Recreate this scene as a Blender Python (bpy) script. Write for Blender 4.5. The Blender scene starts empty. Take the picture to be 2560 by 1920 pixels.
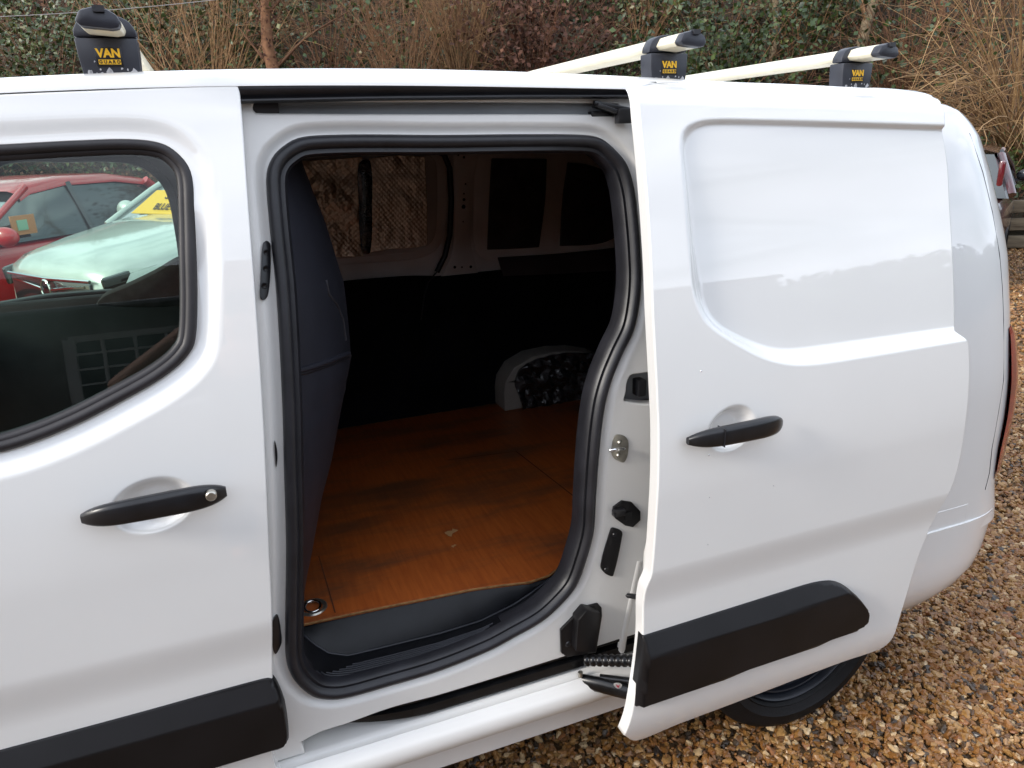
import bpy, bmesh, math, random
import numpy as np
from mathutils import Vector, Matrix, noise as mnoise
from mathutils.geometry import delaunay_2d_cdt
random.seed(7)
rng = np.random.default_rng(11)
D2R = math.radians
scene = bpy.context.scene
COL = scene.collection

# ------------------------------------------------------------------ camera
# metres: x runs along the van to its rear, y into the van, z up; the near side of the van is the plane y = 0
CAM = np.array([0.0, -1.30, 1.70])
FOC = 1829.683                       # focal length in pixels of the 2560 x 1920 photograph
_a = np.array([5020.0, -780.0, FOC]); _a /= np.linalg.norm(_a)
_b = np.array([-757.0, -580.0, FOC]); _b /= np.linalg.norm(_b)
_c = np.cross(_a, _b)
ROT = np.array([_a, _b, _c])
cam_d = bpy.data.cameras.new("camera")
cam = bpy.data.objects.new("camera", cam_d); COL.objects.link(cam)
cam_d.sensor_width = 36.0; cam_d.lens = 36.0 * FOC / 2560.0
cam_d.clip_start = 0.02; cam_d.clip_end = 500
m = Matrix.Identity(4)
for i in range(3):
    m[i][0] = ROT[i, 0]; m[i][1] = -ROT[i, 1]; m[i][2] = -ROT[i, 2]; m[i][3] = CAM[i]
cam.matrix_world = m
scene.camera = cam

# ------------------------------------------------------------------ world, sun, exposure
SUN_EL, SUN_AZ = D2R(27), D2R(262)
world = bpy.data.worlds.new("World"); scene.world = world; world.use_nodes = True
wt = world.node_tree; wt.nodes.clear()
def wn(t, **k):
    n = wt.nodes.new(t)
    for a, v in k.items(): setattr(n, a, v)
    return n
sky = wn("ShaderNodeTexSky", sky_type='NISHITA', sun_disc=False, sun_elevation=SUN_EL, sun_rotation=SUN_AZ,
         air_density=1.0, dust_density=2.5, ozone_density=1.2)
tc = wn("ShaderNodeTexCoord"); mp = wn("ShaderNodeMapping"); mp.inputs['Scale'].default_value = (1.5, 1.5, 7.0)
mp.inputs['Rotation'].default_value = (0.12, 0.1, 0.5)
nz = wn("ShaderNodeTexNoise"); nz.inputs['Scale'].default_value = 1.7; nz.inputs['Detail'].default_value = 7
nz.inputs['Distortion'].default_value = 0.6
rp = wn("ShaderNodeValToRGB"); rp.color_ramp.elements[0].position = 0.40; rp.color_ramp.elements[1].position = 0.60
rp.color_ramp.elements[0].color = (0.32, 0.32, 0.32, 1); rp.color_ramp.elements[1].color = (1, 1, 1, 1)
mx = wn("ShaderNodeMix", data_type='RGBA'); cl = wn("ShaderNodeRGB"); cl.outputs[0].default_value = (11.0, 11.8, 13.2, 1)
bg = wn("ShaderNodeBackground"); bg.inputs['Strength'].default_value = 0.085
wo = wn("ShaderNodeOutputWorld")
L = wt.links.new
L(tc.outputs['Generated'], mp.inputs['Vector']); L(mp.outputs[0], nz.inputs['Vector']); L(nz.outputs[0], rp.inputs[0])
L(rp.outputs[0], mx.inputs['Factor']); L(sky.outputs[0], mx.inputs['A']); L(cl.outputs[0], mx.inputs['B'])
L(mx.outputs['Result'], bg.inputs[0]); L(bg.outputs[0], wo.inputs[0])
sd_ = bpy.data.lights.new("sun", 'SUN'); sd_.energy = 1.3; sd_.angle = D2R(14); sd_.color = (1.0, 0.95, 0.88)
sun = bpy.data.objects.new("sun", sd_); COL.objects.link(sun)
sdir = Vector((math.sin(SUN_AZ) * math.cos(SUN_EL), math.cos(SUN_AZ) * math.cos(SUN_EL), math.sin(SUN_EL)))
sun.rotation_euler = sdir.to_track_quat('Z', 'Y').to_euler()
vs = scene.view_settings
scene.display_settings.display_device = 'sRGB'
vs.view_transform = 'Standard'; vs.look = 'None'; vs.gamma = 1.0; vs.use_curve_mapping = False; vs.exposure = 1.14
scene.cycles.max_bounces = 8; scene.cycles.diffuse_bounces = 4; scene.cycles.glossy_bounces = 4
scene.cycles.transparent_max_bounces = 12; scene.cycles.caustics_reflective = False; scene.cycles.caustics_refractive = False

# ------------------------------------------------------------------ materials
def mat(name, col, rough=0.5, metal=0.0, coat=0.0, spec=0.5, var=0.0, vscale=6.0, bump=0.0, bscale=60.0, col2=None,
        stretch=(1, 1, 1), coatr=0.04, bdist=0.002):
    m = bpy.data.materials.new(name); m.use_nodes = True
    nt = m.node_tree; b = nt.nodes['Principled BSDF']
    b.inputs['Base Color'].default_value = (*col, 1); b.inputs['Roughness'].default_value = rough
    b.inputs['Metallic'].default_value = metal; b.inputs['Coat Weight'].default_value = coat
    b.inputs['Coat Roughness'].default_value = coatr; b.inputs['Specular IOR Level'].default_value = spec
    tcn = nt.nodes.new('ShaderNodeTexCoord'); mpn = nt.nodes.new('ShaderNodeMapping')
    mpn.inputs['Scale'].default_value = stretch
    nt.links.new(tcn.outputs['Object'], mpn.inputs[0])
    if var > 0 or col2:
        n = nt.nodes.new('ShaderNodeTexNoise'); n.inputs['Scale'].default_value = vscale; n.inputs['Detail'].default_value = 6
        nt.links.new(mpn.outputs[0], n.inputs['Vector'])
        r = nt.nodes.new('ShaderNodeValToRGB'); r.color_ramp.elements[0].position = 0.36; r.color_ramp.elements[1].position = 0.64
        c2 = col2 if col2 else tuple(min(1, c * (1 + var)) for c in col)
        c1 = col if col2 else tuple(c * (1 - var) for c in col)
        r.color_ramp.elements[0].color = (*c1, 1); r.color_ramp.elements[1].color = (*c2, 1)
        nt.links.new(n.outputs[0], r.inputs[0]); nt.links.new(r.outputs[0], b.inputs['Base Color'])
    if bump > 0:
        n = nt.nodes.new('ShaderNodeTexNoise'); n.inputs['Scale'].default_value = bscale; n.inputs['Detail'].default_value = 4
        nt.links.new(mpn.outputs[0], n.inputs['Vector'])
        bp = nt.nodes.new('ShaderNodeBump'); bp.inputs['Strength'].default_value = bump; bp.inputs['Distance'].default_value = bdist
        nt.links.new(n.outputs[0], bp.inputs['Height']); nt.links.new(bp.outputs[0], b.inputs['Normal'])
    return m
def glass_mat(name, tint, ior=1.5, rough=0.0):
    m = bpy.data.materials.new(name); m.use_nodes = True
    nt = m.node_tree; nt.nodes.clear()
    o = nt.nodes.new('ShaderNodeOutputMaterial'); mx = nt.nodes.new('ShaderNodeMixShader'); t = nt.nodes.new('ShaderNodeBsdfTransparent')
    g = nt.nodes.new('ShaderNodeBsdfGlossy'); f = nt.nodes.new('ShaderNodeFresnel')
    f.inputs['IOR'].default_value = ior; t.inputs[0].default_value = (*tint, 1); g.inputs['Roughness'].default_value = rough
    nt.links.new(f.outputs[0], mx.inputs[0]); nt.links.new(t.outputs[0], mx.inputs[1]); nt.links.new(g.outputs[0], mx.inputs[2])
    nt.links.new(mx.outputs[0], o.inputs[0]); return m

M = {}
M['paint'] = mat('white_paint', (0.80, 0.80, 0.79), 0.35, coat=1.0, coatr=0.02, var=0.015, vscale=2.5, bump=0.010, bscale=7, bdist=0.004)
M['paint'].node_tree.nodes['Principled BSDF'].inputs['Coat IOR'].default_value = 1.75
M['frame_paint'] = mat('white_inner_paint', (0.74, 0.73, 0.71), 0.30, coat=0.5, coatr=0.08, var=0.02, vscale=5)
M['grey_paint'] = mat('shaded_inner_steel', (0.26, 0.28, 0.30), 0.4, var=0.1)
M['rubber'] = mat('black_rubber', (0.014, 0.014, 0.018), 0.42, var=0.2, vscale=20, bump=0.1, bscale=150)
M['rubber_soft'] = mat('weathered_rubber', (0.020, 0.018, 0.021), 0.5, var=0.25, vscale=12)
M['plastic'] = mat('black_textured_plastic', (0.0065, 0.006, 0.007), 0.40, spec=0.32, var=0.25, vscale=7, bump=0.12, bscale=900, bdist=0.0006)
M['plastic_s'] = mat('black_satin_plastic', (0.010, 0.010, 0.012), 0.30, var=0.2, vscale=30)
M['rail'] = mat('greased_black_rail', (0.008, 0.008, 0.009), 0.25, metal=0.2, var=0.3, vscale=30)
M['steel'] = mat('bright_steel', (0.45, 0.43, 0.38), 0.32, metal=0.9, var=0.15, vscale=60)
M['chrome'] = mat('chrome', (0.7, 0.7, 0.7), 0.1, metal=1.0)
M['trim'] = mat('navy_grey_trim', (0.020, 0.021, 0.030), 0.48, var=0.2, vscale=5, bump=0.5, bscale=7, bdist=0.006, stretch=(1, 1, 0.4))
M['tread'] = mat('step_plastic', (0.007, 0.0075, 0.010), 0.5, spec=0.4, var=0.3, vscale=14, bump=0.2, bscale=400, bdist=0.001)
M['lining'] = mat('black_carpet_lining', (0.0035, 0.0035, 0.005), 0.9, var=0.5, vscale=6, spec=0.1)
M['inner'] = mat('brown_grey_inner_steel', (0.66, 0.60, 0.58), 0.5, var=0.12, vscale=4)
M['inner_dark'] = mat('charcoal_board', (0.035, 0.027, 0.030), 0.8, var=0.4, vscale=12)
M['glass'] = glass_mat('side_glass', (0.72, 0.84, 0.77), 1.50)
M['car_glass'] = mat('car_glass_dark', (0.012, 0.02, 0.02), 0.05, coat=1.0, spec=0.8, var=0.3, vscale=2)
M['tyre'] = mat('tyre_rubber', (0.006, 0.006, 0.007), 0.62, spec=0.25, var=0.3, vscale=8, bump=0.3, bscale=120)
M['wheel_steel'] = mat('black_steel_wheel', (0.010, 0.012, 0.018), 0.38, metal=0.2)
M['red_lens'] = mat('red_lens', (0.30, 0.004, 0.006), 0.08, coat=1.0, var=0.3, vscale=25)
M['dark_lens'] = mat('dark_red_lens', (0.10, 0.008, 0.012), 0.1, coat=1.0)
M['bar'] = mat('cream_aluminium', (0.74, 0.68, 0.52), 0.35, metal=0.15, var=0.06, vscale=12)
M['yellow'] = mat('yellow_print', (0.80, 0.46, 0.02), 0.5)
M['soil'] = mat('damp_grit', (0.075, 0.045, 0.020), 0.9, col2=(0.17, 0.10, 0.045), vscale=30, bump=0.9, bscale=90, bdist=0.01)
M['skin'] = mat('skin', (0.55, 0.30, 0.21), 0.5, var=0.1)
M['cloth_dark'] = mat('dark_shirt', (0.02, 0.022, 0.03), 0.85, var=0.3, vscale=20)
M['jeans'] = mat('blue_jeans', (0.03, 0.045, 0.09), 0.85, var=0.3, vscale=20)
M['hair'] = mat('brown_hair', (0.03, 0.018, 0.01), 0.7, var=0.3, vscale=60)
M['cab'] = mat('cab_black_plastic', (0.016, 0.017, 0.02), 0.6, var=0.3, vscale=8)
M['seat'] = mat('seat_fabric', (0.02, 0.018, 0.02), 0.9, var=0.4, vscale=30)
M['silver'] = mat('silver_green_paint', (0.56, 0.60, 0.56), 0.3, metal=0.25, coat=1.0, var=0.04)
M['red_paint'] = mat('red_paint', (0.55, 0.012, 0.018), 0.3, coat=1.0, var=0.05)
M['plum_paint'] = mat('dark_plum_paint', (0.06, 0.02, 0.025), 0.25, coat=1.0, var=0.08)
M['black_paint'] = mat('black_paint', (0.02, 0.022, 0.028), 0.25, coat=1.0)
M['white_pvc'] = mat('white_pvc', (0.62, 0.62, 0.6), 0.4, var=0.03)
M['render_wall'] = mat('rendered_wall', (0.17, 0.155, 0.14), 0.85, var=0.12, vscale=4, bump=0.3, bscale=120)
M['room'] = mat('dark_window_pane', (0.006, 0.008, 0.009), 0.06, coat=1.0, var=0.4, vscale=1.5)
M['roof_tile'] = mat('clay_tile', (0.13, 0.06, 0.04), 0.8, var=0.3, vscale=9, bump=0.5, bscale=20)
M['timber'] = mat('weathered_sleeper', (0.09, 0.065, 0.04), 0.85, col2=(0.18, 0.14, 0.09), vscale=5, stretch=(0.6, 6, 6), bump=0.4, bscale=30)
M['bark'] = mat('bark', (0.13, 0.10, 0.06), 0.85, col2=(0.24, 0.18, 0.11), vscale=25, bump=0.6, bscale=60, bdist=0.01)
M['bark_red'] = mat('ivy_red_bark', (0.15, 0.07, 0.035), 0.9, col2=(0.26, 0.13, 0.065), vscale=18, bump=0.6, bscale=50, bdist=0.01)
M['wire'] = mat('grey_wire', (0.35, 0.33, 0.32), 0.5)

def rampmat(name, stops, rough=0.8, src='attr', coat=0.0, bump=0.0, trans=0.0):
    """colour from a per-piece random value"""
    m = bpy.data.materials.new(name); m.use_nodes = True
    nt = m.node_tree; b = nt.nodes['Principled BSDF']; b.inputs['Roughness'].default_value = rough; b.inputs['Coat Weight'].default_value = coat
    r = nt.nodes.new('ShaderNodeValToRGB'); r.color_ramp.interpolation = 'LINEAR'
    els = r.color_ramp.elements
    while len(els) < len(stops): els.new(0.5)
    for e, (p, c) in zip(els, stops): e.position = p; e.color = (*c, 1)
    if src == 'attr':
        a = nt.nodes.new('ShaderNodeAttribute'); a.attribute_name = 'tone'; nt.links.new(a.outputs['Fac'], r.inputs[0])
    else:
        a = nt.nodes.new('ShaderNodeObjectInfo'); nt.links.new(a.outputs['Random'], r.inputs[0])
    tcn = nt.nodes.new('ShaderNodeTexCoord'); n = nt.nodes.new('ShaderNodeTexNoise')
    n.inputs['Scale'].default_value = 3.0 if src != 'attr' else 30.0; n.inputs['Detail'].default_value = 4
    nt.links.new(tcn.outputs['Object'], n.inputs['Vector'])
    mm = nt.nodes.new('ShaderNodeMix'); mm.data_type = 'RGBA'; mm.blend_type = 'MULTIPLY'; mm.inputs['Factor'].default_value = 0.45 if src == 'obj' else 0.7
    rr = nt.nodes.new('ShaderNodeValToRGB'); rr.color_ramp.elements[0].position = 0.3; rr.color_ramp.elements[1].position = 0.62
    rr.color_ramp.elements[0].color = (0.45, 0.42, 0.4, 1)
    nt.links.new(n.outputs[0], rr.inputs[0])
    nt.links.new(r.outputs[0], mm.inputs['A']); nt.links.new(rr.outputs[0], mm.inputs['B'])
    nt.links.new(mm.outputs['Result'], b.inputs['Base Color'])
    return m
M['pebble'] = rampmat('flint_pebbles', [(0.0, (0.0363, 0.0258, 0.0191)), (0.07, (0.0725, 0.0491, 0.0301)), (0.15, (0.1596, 0.0706, 0.0226)), (0.38, (0.2611, 0.1136, 0.0276)),
                                        (0.55, (0.3192, 0.1596, 0.0452)), (0.72, (0.3627, 0.2087, 0.0753)), (0.85, (0.2466, 0.0921, 0.0301)), (0.94, (0.5223, 0.3560, 0.1808)), (1.0, (0.5803, 0.4297, 0.2511))],
                       rough=0.38, src='obj')
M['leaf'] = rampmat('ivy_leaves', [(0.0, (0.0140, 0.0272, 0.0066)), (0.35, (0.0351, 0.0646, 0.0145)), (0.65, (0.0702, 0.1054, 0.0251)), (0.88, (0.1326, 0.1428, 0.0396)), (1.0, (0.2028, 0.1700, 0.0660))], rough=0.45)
M['litter'] = rampmat('dead_leaves', [(0.0, (0.0540, 0.0192, 0.0105)), (0.5, (0.1080, 0.0400, 0.0210)), (0.85, (0.1620, 0.0680, 0.0360)), (1.0, (0.2250, 0.1120, 0.0600))], rough=0.8)
M['twig'] = rampmat('twigs', [(0.0, (0.1104, 0.0443, 0.0256)), (0.35, (0.2098, 0.1033, 0.0502)), (0.7, (0.3202, 0.1870, 0.0866)), (1.0, (0.4637, 0.2952, 0.1368))], rough=0.75)
M['bank'] = mat('bank_earth', (0.026, 0.020, 0.011), 0.95, col2=(0.060, 0.044, 0.023), vscale=2.2, bump=0.8, bscale=25, bdist=0.04)

def ply_mat():
    m = bpy.data.materials.new('varnished_plywood'); m.use_nodes = True
    nt = m.node_tree; b = nt.nodes['Principled BSDF']; b.inputs['Roughness'].default_value = 0.45
    tcn = nt.nodes.new('ShaderNodeTexCoord'); mpn = nt.nodes.new('ShaderNodeMapping'); mpn.inputs['Scale'].default_value = (40, 3, 3)
    mpn.inputs['Rotation'].default_value = (0, 0, 0.06)
    n = nt.nodes.new('ShaderNodeTexNoise'); n.inputs['Scale'].default_value = 3; n.inputs['Detail'].default_value = 8
    r = nt.nodes.new('ShaderNodeValToRGB'); r.color_ramp.elements[0].position = 0.3; r.color_ramp.elements[1].position = 0.7
    r.color_ramp.elements[0].color = (0.34, 0.072, 0.013, 1); r.color_ramp.elements[1].color = (0.46, 0.112, 0.020, 1)
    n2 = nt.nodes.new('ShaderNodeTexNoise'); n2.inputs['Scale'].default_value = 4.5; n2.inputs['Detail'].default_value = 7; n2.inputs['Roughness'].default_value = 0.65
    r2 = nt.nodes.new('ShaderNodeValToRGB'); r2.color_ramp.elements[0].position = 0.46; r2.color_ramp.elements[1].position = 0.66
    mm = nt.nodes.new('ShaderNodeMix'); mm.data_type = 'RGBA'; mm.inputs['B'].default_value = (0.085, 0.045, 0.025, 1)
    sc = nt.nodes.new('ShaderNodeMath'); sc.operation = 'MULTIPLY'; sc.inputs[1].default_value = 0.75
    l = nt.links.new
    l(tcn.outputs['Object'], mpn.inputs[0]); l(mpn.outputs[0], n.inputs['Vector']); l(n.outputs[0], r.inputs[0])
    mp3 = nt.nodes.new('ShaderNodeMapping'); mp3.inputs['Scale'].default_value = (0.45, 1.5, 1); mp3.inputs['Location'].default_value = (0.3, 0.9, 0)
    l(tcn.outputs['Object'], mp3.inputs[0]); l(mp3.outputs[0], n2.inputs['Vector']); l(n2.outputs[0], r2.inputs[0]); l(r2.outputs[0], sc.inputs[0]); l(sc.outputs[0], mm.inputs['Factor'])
    l(r.outputs[0], mm.inputs['A']); l(mm.outputs['Result'], b.inputs['Base Color'])
    bp = nt.nodes.new('ShaderNodeBump'); bp.inputs['Strength'].default_value = 0.15; bp.inputs['Distance'].default_value = 0.002
    l(n.outputs[0], bp.inputs['Height']); l(bp.outputs[0], b.inputs['Normal'])
    return m
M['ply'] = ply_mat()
def foil_mat():
    m = bpy.data.materials.new('bubble_foil'); m.use_nodes = True
    nt = m.node_tree; b = nt.nodes['Principled BSDF']; b.inputs['Roughness'].default_value = 0.42; b.inputs['Metallic'].default_value = 0.6
    b.inputs['Base Color'].default_value = (0.80, 0.62, 0.48, 1)
    tcn = nt.nodes.new('ShaderNodeTexCoord'); mpn = nt.nodes.new('ShaderNodeMapping'); mpn.inputs['Rotation'].default_value = (0, D2R(38), 0)
    mpn.inputs['Scale'].default_value = (75, 0.01, 75)
    v = nt.nodes.new('ShaderNodeTexVoronoi'); v.inputs['Randomness'].default_value = 0.0; v.inputs['Scale'].default_value = 1.0
    bp = nt.nodes.new('ShaderNodeBump'); bp.inputs['Strength'].default_value = 0.5; bp.inputs['Distance'].default_value = 0.004
    n = nt.nodes.new('ShaderNodeTexNoise'); n.inputs['Scale'].default_value = 9; n.inputs['Detail'].default_value = 5
    b2 = nt.nodes.new('ShaderNodeBump'); b2.inputs['Strength'].default_value = 0.6; b2.inputs['Distance'].default_value = 0.02
    l = nt.links.new
    l(tcn.outputs['Object'], mpn.inputs[0]); l(mpn.outputs[0], v.inputs['Vector']); l(v.outputs['Distance'], bp.inputs['Height'])
    l(tcn.outputs['Object'], n.inputs['Vector']); l(n.outputs[0], b2.inputs['Height']); l(b2.outputs[0], bp.inputs['Normal']); l(bp.outputs[0], b.inputs['Normal'])
    return m
M['foil'] = foil_mat()
M['crinkle'] = mat('crinkled_black_film', (0.03, 0.028, 0.03), 0.22, metal=0.2, coat=0.6, var=0.5, vscale=18, bump=1.0, bscale=22, bdist=0.03)

# ------------------------------------------------------------------ object helpers
def tag(o, label=None, cat=None, group=None, kind=None):
    if label: o['label'] = label
    if cat: o['category'] = cat
    if group: o['group'] = group
    if kind: o['kind'] = kind
    return o
def thing(name, label, cat, loc=(0, 0, 0), rz=0.0, group=None):
    o = bpy.data.objects.new(name, None); COL.objects.link(o); o.location = loc; o.rotation_euler = (0, 0, rz); o.empty_display_size = 0.1
    return tag(o, label, cat, group)
def link(name, me, material, parent=None, smooth=True):
    o = bpy.data.objects.new(name, me); COL.objects.link(o)
    if material is not None and not me.materials: me.materials.append(material)
    if parent is not None: o.parent = parent
    return o
def mesh_obj(name, verts, faces, material, parent=None, smooth=True, normals=None, auto=None):
    me = bpy.data.meshes.new(name); me.from_pydata([tuple(map(float, v)) for v in verts], [], faces); me.update()
    if smooth: me.polygons.foreach_set('use_smooth', [True] * len(me.polygons))
    if auto is not None and smooth: me.set_sharp_from_angle(angle=D2R(auto))
    if normals is not None: me.normals_split_custom_set_from_vertices([tuple(map(float, n)) for n in normals])
    return link(name, me, material, parent)
def bm_obj(name, bm, material, parent=None, smooth=True, auto=35, bevel=0.0, seg=2):
    bmesh.ops.recalc_face_normals(bm, faces=bm.faces)
    if bevel > 0:
        es = [e for e in bm.edges if len(e.link_faces) == 2 and e.calc_face_angle(0) > D2R(28)]
        if es: bmesh.ops.bevel(bm, geom=es, offset=bevel, segments=seg, profile=0.5, affect='EDGES', clamp_overlap=True)
    me = bpy.data.meshes.new(name); bm.to_mesh(me); bm.free()
    if smooth:
        me.polygons.foreach_set('use_smooth', [True] * len(me.polygons)); me.set_sharp_from_angle(angle=D2R(auto))
    return link(name, me, material, parent)
def add_box(bm, c, s, rot=None):
    r = bmesh.ops.create_cube(bm, size=1.0)
    mt = Matrix.Translation(c) @ (rot.to_4x4() if rot else Matrix.Identity(4)) @ Matrix.Diagonal((*s, 1))
    bmesh.ops.transform(bm, matrix=mt, verts=r['verts']); return r['verts']
def box(name, c, s, material, parent=None, bevel=0.0, rot=None):
    bm = bmesh.new(); add_box(bm, c, s, rot); return bm_obj(name, bm, material, parent, bevel=bevel)
def tube_data(path, rad, n=8, cap=True, sq=None):
    """rings round a path; rad a number or a list; returns verts, faces"""
    pts = [Vector(p) for p in path]; rad = rad if hasattr(rad, '__len__') else [rad] * len(pts)
    vs, fs = [], []; up = Vector((0, 0, 1)); prev = None
    for i, p in enumerate(pts):
        t = (pts[min(i + 1, len(pts) - 1)] - pts[max(i - 1, 0)]).normalized()
        a = prev if prev is not None else (up if abs(t.z) < 0.9 else Vector((1, 0, 0)))
        u = (a - t * a.dot(t)).normalized(); v = t.cross(u); prev = u
        for k in range(n):
            an = 2 * math.pi * k / n; cu, cv = math.cos(an), math.sin(an)
            if sq: cu *= sq[0]; cv *= sq[1]
            vs.append(p + (u * cu + v * cv) * rad[i])
    for i in range(len(pts) - 1):
        for k in range(n):
            a, b = i * n + k, i * n + (k + 1) % n; fs.append((a, b, b + n, a + n))
    if cap: fs.append(tuple(range(n - 1, -1, -1))); fs.append(tuple((len(pts) - 1) * n + k for k in range(n)))
    return vs, fs
def tube(name, path, rad, material, parent=None, n=8, sq=None):
    v, f = tube_data(path, rad, n, sq=sq); return mesh_obj(name, v, f, material, parent, auto=50)
def lathe(name, prof, material, parent=None, n=48, loc=(0, 0, 0), axis='y'):
    vs, fs = [], []
    for k in range(n):
        a = 2 * math.pi * k / n
        for (r, h) in prof:
            if axis == 'y': vs.append((loc[0] + r * math.cos(a), loc[1] + h, loc[2] + r * math.sin(a)))
            else: vs.append((loc[0] + r * math.cos(a), loc[1] + r * math.sin(a), loc[2] + h))
    q = len(prof)
    for k in range(n):
        for j in range(q - 1):
            a = k * q + j; b = ((k + 1) % n) * q + j; fs.append((a, a + 1, b + 1, b))
    return mesh_obj(name, vs, fs, material, parent, auto=40)

# ------------------------------------------------------------------ measured points: sight line -> surface
def ray(px, py): return ROT @ np.array([px - 1280.0, py - 960.0, FOC])
def onY(px, py, y):
    r = ray(px, py); return CAM + r * ((y - CAM[1]) / r[1])
def onZ(px, py, z):
    r = ray(px, py); return CAM + r * ((z - CAM[2]) / r[2])
def onS(px, py, f):
    y = 0.0
    for _ in range(12):
        p = onY(px, py, y); y = float(f(np.array([p[0]]), np.array([p[2]]))[0])
    return onY(px, py, y)
def XZ(pts, f):
    out = []
    for p in pts:
        q = onS(p[0], p[1], f) if callable(f) else onY(p[0], p[1], f); out.append((q[0], q[2]) + tuple(p[2:]))
    return out
def spline(pts, step=0.008, closed=True):
    """Catmull-Rom through (x, z[, 'c']) points, corners kept where flagged, resampled"""
    n = len(pts); P = [np.array(p[:2], float) for p in pts]; C = [len(p) > 2 for p in pts]; out = []
    for i in range(n if closed else n - 1):
        p1, p2 = P[i], P[(i + 1) % n]
        p0 = P[(i - 1) % n] if (closed or i > 0) else p1; p3 = P[(i + 2) % n] if (closed or i + 2 < n) else p2
        d12 = np.linalg.norm(p2 - p1) + 1e-9
        m1 = (p2 - p1) if C[i] else (p2 - p0) * d12 / (np.linalg.norm(p2 - p1) + np.linalg.norm(p1 - p0) + 1e-9)
        m2 = (p2 - p1) if C[(i + 1) % n] else (p3 - p1) * d12 / (np.linalg.norm(p3 - p2) + np.linalg.norm(p2 - p1) + 1e-9)
        k = max(1, int(round(d12 / step)))
        for j in range(k):
            t = j / k; out.append((2*t**3-3*t**2+1)*p1 + (t**3-2*t**2+t)*m1 + (-2*t**3+3*t**2)*p2 + (t**3-t**2)*m2)
    if not closed: out.append(P[-1])
    return np.array(out)
def resample(lp, step):
    q = np.vstack([lp, lp[:1]]); d = np.r_[0, np.cumsum(np.linalg.norm(np.diff(q, axis=0), axis=1))]; t = np.arange(0, d[-1], step)
    return np.stack([np.interp(t, d, q[:, 0]), np.interp(t, d, q[:, 1])], 1)
def area(p): return 0.5 * float(np.sum(p[:, 0] * np.roll(p[:, 1], -1) - np.roll(p[:, 0], -1) * p[:, 1]))
def pdist(poly, x, z, closed=True):
    a = poly if closed else poly[:-1]; b = np.roll(poly, -1, 0) if closed else poly[1:]
    d = np.full(x.shape, 1e9)
    for (ax, az), (bx, bz) in zip(a, b):
        ex, ez = bx - ax, bz - az; l2 = ex * ex + ez * ez + 1e-12
        t = np.clip(((x - ax) * ex + (z - az) * ez) / l2, 0, 1)
        d = np.minimum(d, (x - ax - t * ex) ** 2 + (z - az - t * ez) ** 2)
    return np.sqrt(d)
def inside(poly, x, z):
    r = np.zeros(x.shape, bool); a = poly; b = np.roll(poly, -1, 0)
    for (ax, az), (bx, bz) in zip(a, b):
        if az == bz: continue
        c = ((az > z) != (bz > z)) & (x < (bx - ax) * (z - az) / (bz - az) + ax); r ^= c
    return r
def sdf(poly, x, z):
    d = pdist(poly, x, z); return np.where(inside(poly, x, z), -d, d)
def sm(t): t = np.clip(t, 0, 1); return t * t * (3 - 2 * t)

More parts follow.
